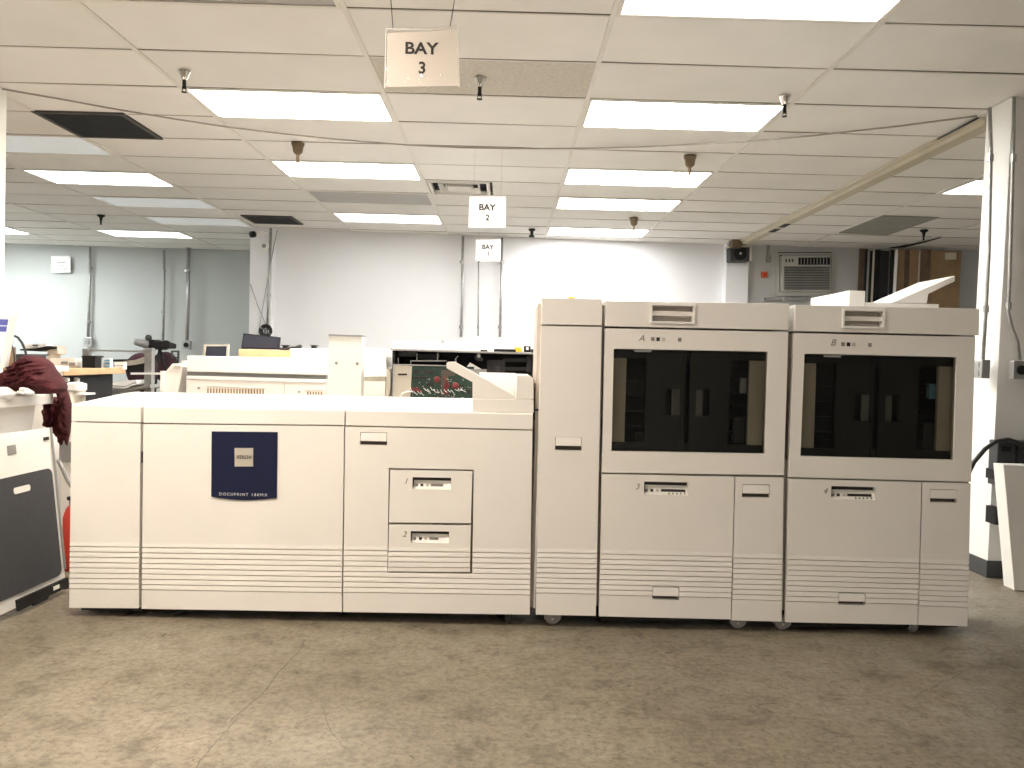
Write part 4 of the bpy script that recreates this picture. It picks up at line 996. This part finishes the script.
b = MB(); puff(b, [(-6, 386.5), (6, 387), (11, 390), (14, 394), (12, 399), (-6, 402)], 3.93, .05, 6, .006, .3, 2.2); tag(b.build('crumpled_paper', 'paper', smooth=True), 'white crumpled sheet at the left edge on the worktop below the jacket', 'paper')
b = MB(); puff(b, [(20, 391), (21.5, 387), (27, 388), (32, 391), (34, 394), (27, 395.2), (21, 394)], 3.97, .035, 4, .006, .3, 4.2); tag(b.build('crumpled_paper', 'paper', smooth=True), 'small white crumpled cloth under the jacket, nearer the middle of the worktop', 'paper')
b = MB(); b.tube([at(13.5, 335.5, 4.4), at(18, 337.5, 4.4), at(22, 343, 4.4), at(25, 350, 4.4), at(27, 358, 4.4), at(27.5, 368, 4.4)], .006, 6); tag(b.build('monitor_cable', 'cable', smooth=True), 'upper black cable looping behind the beige monitor', 'cable')
b = MB(); b.tube([at(11.5, 344.5, 4.3), at(13.5, 350, 4.3), at(14.5, 358, 4.3), at(14, 368, 4.3)], .004, 6); tag(b.build('monitor_cable', 'darkgrey', smooth=True), 'lower thin cable close beside the beige monitor', 'cable')
# items seen in the narrow gap
t = thing('grey_bin', 'grey metal box between the leaning panel and the printer row', 'box', tuple(at(66, 448, 4.75)))
p, q_ = at(59, 441, 4.75), at(80, 452, 4.75); MB().box(p.x, q_.x, 4.75, 5.1, .55, p.z).build('housing', 'grey', t, bevel=.004)
MB().box(p.x, q_.x, 4.78, 5.07, .0, .55).build('stand', 'plastic_white', t)
b = MB(); b.tube([at(58, 460, 4.6), at(63, 470, 4.6), at(68, 481, 4.6), at(73, 488, 4.6)], .011, 8); tag(b.build('power_cable', 'grey', smooth=True), 'grey hose in the gap left of the printer row', 'hose')
t = thing('fire_extinguisher', 'sliver of a red extinguisher between the leaning panel and the printer row', 'extinguisher', (at(73, 530, 4.5).x, 4.5, 0))
p = at(73, 503, 4.5); zt_ = p.z
MB().lathe((p.x, 4.5, 0), [(.045, 0), (.05, .02), (.05, zt_-.08), (.035, zt_-.03), (.018, zt_-.01)], 20).build('cylinder', 'red', t, smooth=True)
MB().lathe((p.x, 4.5, zt_-.01), [(.018, 0), (.018, .025), (.03, .03), (.03, .045)], 12).build('valve', 'black', t)

# ------------------------------------------------------------------ background, left
def px_box(b, x0, y0, x1, y1, Y, d): return b.rect(x0, y0, x1, y1, Y, d)
zf = lambda y, Y, x=100: at(x, y, Y).z
# wooden bench
XB = -2.92; zB = 1.066
t = thing('workbench', 'bench with a light wooden top at left behind the printer row', 'bench', (XB-.7, 5.95, 0))
MB().box(XB-1.5, XB, 5.5, 6.38, zB-.045, zB).build('bench_top', 'wood', t, bevel=.005)
MB().box(XB-1.3, XB-.06, 5.62, 6.3, zB-.30, zB-.045).build('drawer_case', 'black', t)
for x in (XB-1.4, XB-.14):
    for y in (5.55, 6.26): MB().box(x, x+.05, y, y+.05, 0, zB-.045).build('leg', 'darkgrey', t)
for x, y, r in ((66.5, 379.5, 2.5), (76.5, 380, 2.5)):
    p = atX(x, y, XB-.05); MB().lathe((XB-.07, p.y, p.z), [(r*p.y/F, 0), (r*p.y/F, .03), (r*.8*p.y/F, .036)], 18, 'X').build('round_knob', 'paper', t)
# articles on the bench
def bx(name, label, cat, x0, y0, x1, y1, Y, d, m, extra=None, group=None, bevel=.004):
    p = at((x0+x1)/2, y1, Y); t = thing(name, label, cat, (p.x, Y+d/2, p.z), group)
    MB().rect(x0, y0, x1, y1, Y, d).build('body', m, t, bevel=bevel)
    if extra: extra(t, Y)
    return t
def e(t, Y): MB().rect(81.5, 355.6, 95.5, 357.6, Y-.012, .12).build('rim', 'blackmetal', t)
bx('plastic_bin', 'black plastic bin standing on the wooden bench', 'bin', 82, 357, 95, 369.4, 6.0, .10, 'black', e)
def e(t, Y):
    b = MB()
    for k in range(3): b.rect(104.3, 359.5+k*3, 109.5, 361.2+k*3, Y-.008, .01)
    b.build('blue_labels', 'blue', t)
bx('carton', 'small white and blue carton beside the black bin', 'carton', 103, 358.5, 110.5, 369.5, 6.22, .04, 'paper', e)
bx('paper_pad', 'white pad of paper right of the blue and white carton', 'paper', 114.5, 362.5, 123.5, 369.6, 6.31, .06, 'paper', lambda t, Y: MB().rect(113, 365, 123.5, 365.7, Y-.004, .01).build('sheet_edge', 'grey', t))
def e(t, Y):
    MB().slab([(50, 366.5), (58, 358), (75, 358), (76, 366.5)], Y-.02, .03).build('front_shell', 'plastic_white', t)
    MB().rect(61, 361.5, 67, 364, Y-.035, .03).build('display', 'grey', t); MB().rect(69, 362.5, 74.5, 365.5, Y-.035, .03).build('buttons', 'grey', t)
    MB().rect(49, 368, 66, 369.3, Y-.05, .03).build('paper_slot', 'darkgrey', t)
bx('desktop_printer', 'white desktop printer on the bench behind the maroon jacket', 'printer', 50, 358, 76, 369.5, 6.0, .08, 'plastic_white', e)
# desk phone / scanner head on a stand
t = thing('microscope_arm', 'white stand with a dark flat arm above the maroon jacket', 'stand', tuple(at(50, 368, 6.1)))
b = MB(); b.slab([(46, 346), (57, 345.5), (58.5, 354), (52, 354.5), (49, 369.5), (45, 369.5), (47.5, 354)], 6.1, .12); b.build('post', 'silver', t, bevel=.004)
b = MB(); b.slab([(19.5, 349), (34, 348.5), (47, 346), (54, 346.5), (54, 348.5), (47, 349.5), (40, 351.5), (20, 350.5)], 6.06, .14); b.build('arm', 'black', t, bevel=.003)
b = MB(); b.rect(32.5, 344.5, 36.5, 345.8, 6.10, .1); b.build('switch', 'darkgrey', t); b = MB(); b.slab([(25, 344.5), (46, 344), (46, 347), (25, 348.6)], 6.12, .1); b.build('head', 'plastic_white', t)
bx('dark_case', 'dark slate box beside the beige monitor behind the jacket', 'box', 14, 355, 27, 366, 4.75, .2, 'darkgrey', lambda t, Y: MB().rect(14, 354, 27.5, 355.6, Y-.01, .22).build('lid', 'charcoal', t))
b = MB(); b.slab([(8.6, 362), (11.5, 347), (12.6, 347), (12.4, 393), (8, 393)], 4.36, .03); tag(b.build('wood_strip', 'card'), 'brown wooden strip right behind the edge of the beige monitor', 'wood strip')
bx('pale_cabinet', 'pale cabinet standing behind the white machine at the left edge', 'cabinet', 8, 366, 46, 372, 4.72, .25, 'plastic_white', lambda t, Y: MB().box(at(9, 366, Y).x+.03, at(42, 366, Y).x, Y+.03, Y+.22, 0, at(30, 371.9, Y).z).build('base', 'plastic_white', t))
# white round container stack under the bench
t = thing('round_container', 'stack of white and clear round tubs beside the bench', 'container', (at(76, 400, 5.25).x, 5.25, 0))
p = at(76, 390, 5.25); zc_ = p.z; MB().lathe((p.x, 5.25, zc_), [(.062, 0), (.062, .04), (.045, .045), (.03, .05)], 24).build('lid', 'paper', t, smooth=False)
MB().lathe((p.x, 5.25, .0), [(.05, 0), (.055, zc_)], 24).build('tub', 'silver', t, smooth=True)
p = at(85, 393, 5.25); MB().box(p.x-.05, p.x+.03, 5.2, 5.32, p.z-.01, p.z).build('ledge', 'paper', t)
# metal cart / rack frame
Yc = 7.55
t = thing('metal_rack', 'grey metal rack frame with two posts, a top rail and a lower shelf', 'rack', (at(118, 395, Yc).x, Yc+.3, 0))
b = MB(); p = at(86.5, 349, Yc+.05); b.box(p.x-.028, p.x+.028, Yc+.03, Yc+.09, 0, p.z); b.build('post', 'galv', t)
b = MB(); p = at(149.5, 348, Yc); b.box(p.x-.032, p.x+.032, Yc-.03, Yc+.04, 0, p.z); b.build('post', 'galv', t)
MB().slab([(88, 349.8), (150, 350.8), (150, 352.4), (88, 351.2)], Yc+.04, .04).build('top_rail', 'galv', t)
MB().slab([(143, 348.6), (152, 348.6), (152, 350.8), (143, 350.8)], Yc-.04, .06).build('corner_clamp', 'grey', t)
b = MB(); b.slab([(97, 386.5), (121, 389), (150, 384.5), (150, 387.5), (121, 391.8), (97, 389.5)], Yc-.1, .5); b.build('shelf', 'galv', t)
b = MB(); b.slab([(98, 390), (120, 392), (119, 402), (98, 402)], Yc-.08, .4); b.build('side_panel', 'grey', t)
b = MB(); b.rect(130.5, 372.6, 163, 374.6, 7.48, .03); tag(b.build('white_rod', 'paper'), 'white horizontal rod running from the rack to the beige tray unit', 'rod')
t = thing('paper_stack', 'white stack of paper lying on the rack shelf', 'paper stack', tuple(at(122, 389, Yc)))
MB().slab([(110, 383.5), (124, 380.5), (136, 380), (137, 384), (125, 388.5), (111, 387.5)], Yc-.12, .25).build('reams', 'paper', t)
MB().slab([(111, 385.2), (125, 386), (136, 382), (136, 382.6), (125, 386.7), (111, 386)], Yc-.125, .01).build('gap_line', 'grey', t)
t = thing('keyboard_tray', 'grey slanted sheet tray between the rack posts', 'tray', tuple(at(132, 368, Yc)))
MB().slab([(116, 361.8), (135, 360), (146, 356), (147, 361.5), (134, 365), (118, 366)], Yc+.1, .12).build('sheets', 'silver', t)
MB().slab([(112, 359.5), (125, 359.2), (125, 361), (113, 361.6)], Yc+.12, .1).build('clip', 'black', t)
MB().slab([(126, 366), (147, 363.5), (147, 372), (126, 372)], Yc+.14, .1).build('support', 'blackmetal', t)
# office chairs (maroon backs)
def chair(x, y, r, Y, label):
    p = at(x, y, Y); rad = r*Y/F
    t = thing('office_chair', label, 'chair', (p.x, Y+.2, 0), 'maroon round backed chairs')
    b = MB(); pts = [(0.0001, -.045)]
    prof = [(rad*.2, -.05), (rad*.75, -.04), (rad*.96, -.015), (rad, .02), (rad*.9, .04)]
    b.lathe(p, prof, 28, 'Y'); 
    for i, v in enumerate(b.v):
        if v.z < p.z: b.v[i] = Vector((v.x, v.y, p.z+(v.z-p.z)*1.35))
    b.build('backrest', 'maroon_seat', t, smooth=True)
    zs = .5
    MB().lathe((p.x, Y+.25, zs), [(.22, 0), (.25, .02), (.25, .07), (.2, .09)], 24).build('seat', 'maroon_seat', t, smooth=True)
    MB().box(p.x-.03, p.x+.03, Y+.05, Y+.07, zs+.05, p.z-.02).build('back_support', 'black', t)
    MB().lathe((p.x, Y+.25, .08), [(.03, 0), (.03, zs-.09)], 12).build('gas_column', 'black', t)
    for k in range(5):
        a = 2*math.pi*k/5+.3; d = Vector((math.cos(a), math.sin(a), 0)); q_ = Vector((p.x, Y+.25, .09))
        lg = MB().tube([q_, q_+d*.26-Vector((0, 0, .03))], .018).build('leg', 'black', t)
        MB().lathe(q_+d*.26+Vector((-.012, 0, -.062)), [(.027, 0), (.027, .024)], 12, 'X').build('wheel', 'black', lg)
chair(141, 368, 15.5, 8.15, 'maroon round-backed chair behind the grey metal rack post')
chair(164.5, 364.5, 13, 9.6, 'maroon round-backed chair farther right, below the dark tripod gear')
# dark binocular-like gear on a stand
Yg = 9.2
t = thing('tripod_gear', 'black mechanical gear on a stand in front of the green wall', 'equipment', (at(156, 350, Yg).x, Yg, 0))
b = MB()
b.slab([(146, 343), (149, 339.5), (154, 339.5), (156, 341.5), (163, 341.5), (168, 343), (170.5, 344), (170, 348.5), (163, 348.5), (160, 350), (150, 349), (147, 347)], Yg, .18); b.build('body', 'black', t, bevel=.01)
c = at(142.5, 343.5, Yg); MB().tube([at(139, 342, Yg)+Vector((0, -.1, 0)), at(147, 344, Yg)], [.035, .05]).build('lens_barrel', 'grey', t, smooth=True)
c = at(148.5, 338.8, Yg); MB().lathe(c, [(.03, -.02), (.035, .02), (.02, .045)], 14).build('knob', 'darkgrey', t)
c = at(168, 344.5, Yg); MB().lathe((c.x, Yg-.03, c.z), [(.045, 0), (.045, -.04)], 16, 'Y').build('dial', 'blackmetal', t)
p = at(156, 349, Yg)
for k in range(3):
    a = 2*math.pi*k/3+.6; MB().tube([(p.x, Yg+.1, p.z+.01), (p.x+.35*math.cos(a), Yg+.1+.35*math.sin(a), .0)], .014).build('leg', 'blackmetal', t)
t = thing('frame_stand', 'dark square frame stand right of the maroon chair', 'stand', (at(174, 355, 8.9).x, 8.9, 0))
b = MB(); b.rect(171, 350.5, 178.5, 352, 8.9, .03); b.rect(171, 352, 172.3, 358, 8.9, .03); b.rect(177.2, 352, 178.5, 362, 8.9, .03); b.rect(171, 357, 178, 358.3, 8.9, .03); b.build('frame', 'darkgrey', t)
p = at(176.5, 361, 8.9); MB().box(p.x-.015, p.x+.015, 8.9, 8.93, 0, p.z).build('post', 'darkgrey', t)
t = thing('beige_tray_unit', 'beige slanted tray unit standing left of the white rear printer', 'tray unit', (at(172, 380, 6.0).x, 6.2, 0))
b = MB(); b.slab([(163.5, 374), (172, 363.5), (181, 364), (182.5, 367), (178, 392), (178, 402), (162.5, 402)], 6.0, .4); b.build('body', 'plastic', t, bevel=.006)
p = at(163, 396, 6.0); q_ = at(178, 396, 6.0); MB().box(p.x+.01, q_.x, 6.02, 6.38, 0, p.z).build('base', 'plastic', t)
MB().slab([(172.5, 368.5), (175, 365.5), (180, 365.8), (178.5, 368.7)], 5.985, .02).build('recess', 'plastic_edge', t)
MB().rect(181.5, 360.5, 184.5, 365, 6.05, .1).build('corner_post', 'plastic', t)
MB().slab([(160.3, 371), (163, 371), (163, 392), (160, 392)], 5.98, .05).build('edge_strip', 'plastic_white', t)

# ------------------------------------------------------------------ background machine row (bay 2)
Yr = 6.0
t = thing('rear_printer', 'white printer with vent slots in the row behind, left of the tall white box', 'printer', (at(258, 390, Yr).x, Yr+.35, 0))
b = MB(); b.slab([(187, 355.8), (330, 358.6), (328, 375.4), (187, 371.6)], Yr-.02, .7); b.build('lid', 'plastic_white', t, bevel=.006)
b = MB(); b.slab([(187.5, 371.8), (326, 375.5), (326, 379.4), (187.5, 375.5)], Yr+.03, .6); b.build('recessed_band', 'grey', t)
fcv = panel('front_cover', [(186.5, 375.6), (325.5, 379.6), (325, 405), (186, 401)], Yr-.01, t, 'plastic', th=.03)
b = MB(); b.slab([(186.5, 375.6), (325.5, 379.6), (325.4, 382.6), (186.4, 378.6)], Yr-.018, .01); b.build('top_trim', 'plastic_white', fcv)
b = MB()
for k in range(20): x = 207.3+k*2.9; b.rect(x, 388.3+k*.05, x+1.2, 393.6+k*.05, Yr-.014, .006)
b.build('vent_slots', 'card', fcv); b = MB()
for k in range(6): x = 307.2+k*2.7; b.rect(x, 391.6, x+1.2, 394.8, Yr-.014, .006)
b.build('vent_slots', 'card', fcv)
b = MB()
b.slab([(206, 386.1), (266, 388.3), (266, 389), (206, 386.8)], Yr-.014, .006); b.rect(304.5, 389.8, 324.5, 390.5, Yr-.014, .006); b.slab([(284, 383.5), (284.7, 383.5), (284.5, 404), (283.8, 404)], Yr-.013, .004)
b.build('door_line', 'plastic_edge', fcv)
b = MB()
for x, y in ((199.5, 388), (299.5, 391.7)): p = at(x, y, Yr); b.lathe((p.x, Yr-.01, p.z), [(.009, 0), (.009, -.006)], 12, 'Y')
b.build('lock', 'grey', fcv)
p = at(187, 400, Yr); q_ = at(325, 400, Yr); MB().box(p.x+.01, q_.x, Yr+.03, Yr+.6, .0, at(187, 376, Yr).z).build('cabinet', 'plastic_white', t)
# tall white box
t = thing('tall_white_box', 'tall white cover box with two screws standing upright in the rear row', 'cover box', (at(344, 390, 5.7).x, 5.8, 0))
q4 = [(328.8, 335.0), (362.0, 336.2), (360.8, 398), (325.8, 397)]
P4 = [at(x, y, 5.7) for x, y in q4]
b = MB(); b.ext([P4[0], P4[1], (P4[2].x, 5.7, .0), (P4[3].x, 5.7, .0)], (0, .12, 0)); b.build('panel', 'plastic_white', t, bevel=.004)
b = MB(); b.slab([(328.6, 334.2), (362, 335.2), (362, 336.8), (328.5, 335.8)], 5.69, .14); b.build('top_edge', 'grey', t)
b = MB()
for x, y in ((336.3, 363), (357.2, 363.6)): p = at(x, y, 5.7); b.lathe((p.x, 5.7, p.z), [(.011, 0), (.009, -.008)], 12, 'Y')
b.build('screw', 'greyink', t)
# white block right of the tall box
t = thing('rear_module', 'white block with a beige lower panel right of the tall white box', 'machine module', (at(375, 390, 6.0).x, 6.2, 0))
b = MB(); b.slab([(363, 348.5), (386, 349), (387, 377), (363, 377)], 6.0, .5); b.build('upper_cover', 'plastic_white', t, bevel=.006)
b = MB(); b.rect(363, 377.2, 385.5, 381.5, 6.04, .4); b.build('recessed_band', 'silver', t)
p = at(363, 381, 6.0); q_ = at(385.3, 381, 6.0); b = MB(); b.box(p.x, q_.x, 6.0, 6.45, 0, p.z); b.build('lower_panel', 'plastic', t)
b = MB(); b.slab([(386.2, 371), (389, 368), (391, 375), (390.5, 390), (388.5, 398), (386, 398)], 5.95, .3); b.build('rounded_end', 'silver', t, bevel=.004)
p = at(387, 398, 6.0); MB().box(p.x, p.x+.03, 6.0, 6.3, 0, p.z+.01).build('end_post', 'silver', t)
# raised white box, wood block, monitors, small things
bx('white_carton', 'white box on the rear printer left of the tall white cover', 'box', 290.5, 348.8, 328, 358.6, 6.28, .4, 'plastic_white', lambda t, Y: MB().rect(290.2, 348.4, 328.3, 350.2, Y-.006, .41).build('lid', 'plastic_white', t))
b = MB(); b.slab([(238.6, 348.8), (291.3, 350.5), (291.3, 358.5), (238.6, 357.6)], 6.3, .3)
wb = tag(b.build('wooden_block', 'wood', bevel=.003), 'light wooden block on the rear printer under the black monitor', 'wood block')
t = thing('black_monitor', 'black blank monitor tilted on the light wooden block', 'monitor', tuple(at(260, 349.5, 6.4)))
fr4 = [(243.2, 333.2), (279.8, 337.2), (278.5, 349.6), (241, 348.6)]
MB().slab(fr4, 6.4, .035).build('casing', 'black', t, bevel=.003)
MB().slab([(244.2, 334.6), (278.8, 338.2), (277.6, 348.2), (242.2, 347.2)], 6.393, .008).build('screen', 'screen', t)
t = thing('blue_grey_monitor', 'small monitor with a pale frame left of the black monitor, on the rear printer', 'monitor', tuple(at(215, 356, 6.45)))
panel('bezel', [(204, 344.5), (228.5, 344.5), (227.8, 358), (202.5, 358)], 6.45, t, 'silver', holes=[(205.4, 346.2, 226.4, 357)], th=.03)
MB().slab([(205.2, 346), (226.6, 346), (226, 358), (204, 358)], 6.46, .02).build('screen', 'screen', t)
bx('black_box', 'tiny black device directly right of the black monitor', 'device', 282.3, 345.2, 287, 350.2, 6.35, .06, 'black', lambda t, Y: MB().rect(281, 345, 288.5, 345.8, Y-.005, .07).build('lid', 'darkgrey', t))
bx('black_box', 'tiny black device on the white box near the tall white cover', 'device', 311, 345.2, 315.5, 349.0, 6.3, .06, 'black', lambda t, Y: MB().rect(309.5, 345, 317, 345.7, Y-.005, .07).build('lid', 'darkgrey', t))
b = MB(); b.tube([at(279, 348.6, 6.33), at(285, 349.6, 6.32), at(291, 347.8, 6.31), at(296, 347.5, 6.31), at(299, 348, 6.3), at(301.5, 345.5, 6.3)], .010, 7); b.tube([at(297, 347.6, 6.3), at(301, 346.2, 6.3)], .016, 6)
tag(b.build('cable_bundle', 'cable', smooth=True), 'short black cable bundle between the two tiny black devices', 'cable')

# opened machine with circuit boards
Yo = 5.7
t = thing('opened_machine', 'opened white machine with exposed green circuit board and dark interior', 'machine', (at(462, 390, Yo).x, Yo+.35, 0))
zt0 = at(392, 349, Yo); zt1 = at(534.5, 353.6, Yo); xl, xr = zt0.x, zt1.x; zbm = at(392, 401, Yo).z
b = MB(); b.box(xl, xr, Yo+.55, Yo+.6, zbm, zt1.z); b.box(xl, xl+.02, Yo+.02, Yo+.55, zbm, zt0.z-.01); b.box(xr-.02, xr, Yo+.02, Yo+.55, zbm, zt1.z); b.build('inner_shell', 'black', t)
b = MB(); b.box(xl, xr, Yo+.0, Yo+.6, 0, zbm); b.build('cabinet', 'plastic_white', t)
b = MB(); b.slab([(390.5, 348.4), (535, 353), (535, 354.4), (390.5, 350.2)], Yo-.01, .62); b.build('top_plate', 'galv', t)
b = MB(); b.slab([(534.0, 354), (536.2, 354), (536.2, 400), (534.0, 400)], Yo-.01, .4); b.build('side_skin', 'plastic_white', t)
for mm, x0, y0, x1, y1, dy, dd in (('darkgrey', 399, 351.5, 414.5, 356.5, .12, .1), ('darkgrey', 416.5, 354, 438, 358.5, .2, .1), ('darkgrey', 503, 358.5, 533, 362, .2, .05), ('darkgrey', 503, 367, 533, 370.5, .2, .05),
    ('charcoal', 487, 360, 505, 372, .15, .1), ('charcoal', 527, 356, 533.5, 372, .1, .1), ('grey', 416.2, 353, 416.9, 360, .1, .03), ('grey', 437, 353, 437.8, 360, .1, .03), ('grey', 410.5, 360.3, 446, 361.4, .05, .05),
    ('grey', 397.8, 358, 398.5, 365, .05, .02), ('grey', 410.3, 361, 411, 365, .05, .02)):
    MB().rect(x0, y0, x1, y1, Yo+dy, dd).build('mechanism_frame', mm, t)
b = MB(); b.mat('darkgrey')
for x, y, r in ((478, 357.5, 3.4), (497, 370, 4), (481, 359, 2)):
    p = at(x, y, Yo+.08); b.lathe((p.x, Yo+.1, p.z), [(r*Yo/F, 0), (r*Yo/F, -.04), (r*.5*Yo/F, -.045)], 16, 'Y')
b.build('drive_wheels', None, t); b = MB(); b.mat('galv'); p0, p1 = at(458, 361, Yo+.05), at(455.5, 365, Yo+.05)
b.tube([at(458, 356, Yo+.05), at(455.5, 359, Yo+.05), at(456, 362, Yo+.05)], .006, 6); b.build('spring_clip', None, t); MB().rect(477.5, 353.5, 480, 357.5, Yo+.02, .03).build('bracket', 'galv', t)
b = MB(); b.slab([(465.5, 368.5), (470, 362.5), (481, 368.8), (484, 370), (486.5, 374.5), (470, 374)], Yo+.03, .004); b.build('white_card', 'paper', t)
b = MB(); b.slab([(466, 369), (486.5, 369.2), (486.8, 374), (466, 374)], Yo+.01, .03); b.build('metal_plate', 'grey', t)
# board
bd = MB(); bd.mat('pcb'); bd.slab([(411, 366), (474, 366.8), (474, 401), (409, 401)], Yo+.02, .006)
bd = bd.build('circuit_board', None, t, label='green circuit board with red and white wires')
b = MB(); b.mat('silver'); b.slab([(394, 365), (412, 366), (410, 401), (393, 401)], Yo+.015, .01); b.mat('galv'); b.slab([(394, 364), (447, 365.2), (447, 366.3), (394, 365.2)], Yo+.005, .03); b.slab([(393, 364), (394.2, 364), (393.2, 401), (392, 401)], Yo+.0, .05); b.build('mounting_plate', None, bd)
b = MB(); b.mat('ink')
random.seed(3)
for x0, y0, x1, y1 in ((414, 370, 419.5, 373.5), (424, 371, 434, 373.5), (412, 376.5, 426, 378.5), (426, 383, 434, 386), (398, 373.5, 407, 375.3), (460, 385, 464, 388), (466, 390, 471, 393)): b.rect(x0, y0, x1, y1, Yo+.01, .01)
b.mat('silver')
for k in range(46): x, y = random.uniform(411, 470), random.uniform(378, 398); b.rect(x, y, x+.8, y+.5, Yo+.008, .01)
b.mat('seam')
b.rect(441, 370, 448, 396, Yo+.012, .008); b.rect(448, 370, 455, 376, Yo+.012, .008)
b.build('chips', None, bd)
b = MB(); b.mat('darkred')
for x, y, r in ((437, 379.5, 3.2), (455.5, 385.8, 3.5)):
    p = at(x, y, Yo-.01); b.lathe((p.x, Yo-.0, p.z), [(r*Yo/F, 0), (r*Yo/F, -.02), (r*.4*Yo/F, -.026)], 14, 'Y')
for k in range(5): b.tube([at(443+k*.8, 376+k, Yo-.005), at(447+k*.6, 380+k*1.5, Yo-.02), at(444.5+k*.5, 386+k, Yo-.01), at(445+k*.9, 394, Yo-.005)], .004, 5)
for k in range(6): b.tube([at(410+k*1.2, 391, Yo-.0), at(413+k*1.1, 387.5+(k % 3), Yo-.02), at(417+k, 392, Yo)], .005, 5)
b.build('red_wires', None, bd)
b = MB()
b.tube([at(400, 398, Yo), at(402, 393.5, Yo-.02), at(407, 391.5, Yo-.02), at(413, 391.5, Yo-.02)], .006, 6)
for k in range(16):
    x = 410+k*3.4; y = 388+random.uniform(-1, 3)
    b.tube([at(x, y, Yo-.005), at(x+1.5, y+random.uniform(1, 4), Yo-.025), at(x+3.5+random.uniform(-1, 2), y+random.uniform(2, 6), Yo-.005)], .0018, 5)
b.build('white_wires', 'paper', bd)
# things on top of the opened machine
zt = lambda x: at(x, lerp(348.4, 353, (x-390.5)/144.5), Yo).z
t = thing('black_tray', 'black flat tool with a yellow end on top of the opened machine', 'tool', tuple(at(506, 352, Yo+.1)))
b = MB(); b.slab([(494, 349.0), (516, 349.3), (516, 352), (494, 351.5)], Yo+.04, .05); b.build('body', 'black', t)
b = MB(); b.slab([(513, 347.5), (521, 347.2), (522, 351.5), (516, 352), (515.5, 349.4)], Yo+.03, .05); b.build('yellow_end', 'yellow', t)
t = thing('small_blocks', 'small black and white gadget at the right end of the opened machine', 'gadget', tuple(at(529, 352.5, Yo+.1)))
b = MB(); b.mat('black'); b.slab([(524, 346), (530.5, 346.3), (531, 352.2), (524, 352)], Yo+.04, .06); b.mat('paper'); b.slab([(526, 347), (528.6, 347), (528.8, 350), (526, 350)], Yo+.035, .01); b.build('body', None, t)
MB().slab([(531.2, 349), (534, 349.2), (534, 352.8), (531.2, 352.6)], Yo+.04, .05).build('cap', 'darkgrey', t)
b = MB(); b.slab([(480.5, 349.8), (487, 350), (487.5, 351.3), (480.5, 351.2)], Yo+.04, .04); tag(b.build('black_tool', 'black'), 'tiny black tool on the opened machine left of the black and yellow one', 'tool')
# pale machine behind the opened one with small marks
bx('rear_pale_machine', 'pale low machine behind the opened one, in front of the white wall', 'machine', 392, 341, 535, 352, 6.9, .5, 'plastic_white',
   lambda t, Y: (MB().box(at(394, 345, Y).x, at(533, 345, Y).x, Y+.02, Y+.48, 0, at(394, 353, Y).z).build('base', 'plastic_white', t), MB().slab([(441, 341.5), (443, 340.2), (444.5, 343.5), (443, 343)], Y-.01, .03).build('tag', 'grey', t)))

# ------------------------------------------------------------------ world, view
w = bpy.data.worlds.new('world'); SC.world = w; w.use_nodes = True
w.node_tree.nodes['Background'].inputs[0].default_value = (.9, .95, 1, 1); w.node_tree.nodes['Background'].inputs[1].default_value = .02
SC.view_settings.view_transform = 'Standard'; SC.view_settings.look = 'None'; SC.view_settings.gamma = 1; SC.view_settings.use_curve_mapping = False
SC.view_settings.exposure = 1.0
SC.cycles.max_bounces = 6; SC.cycles.diffuse_bounces = 5; SC.cycles.use_denoising = True; SC.cycles.sample_clamp_indirect = 6
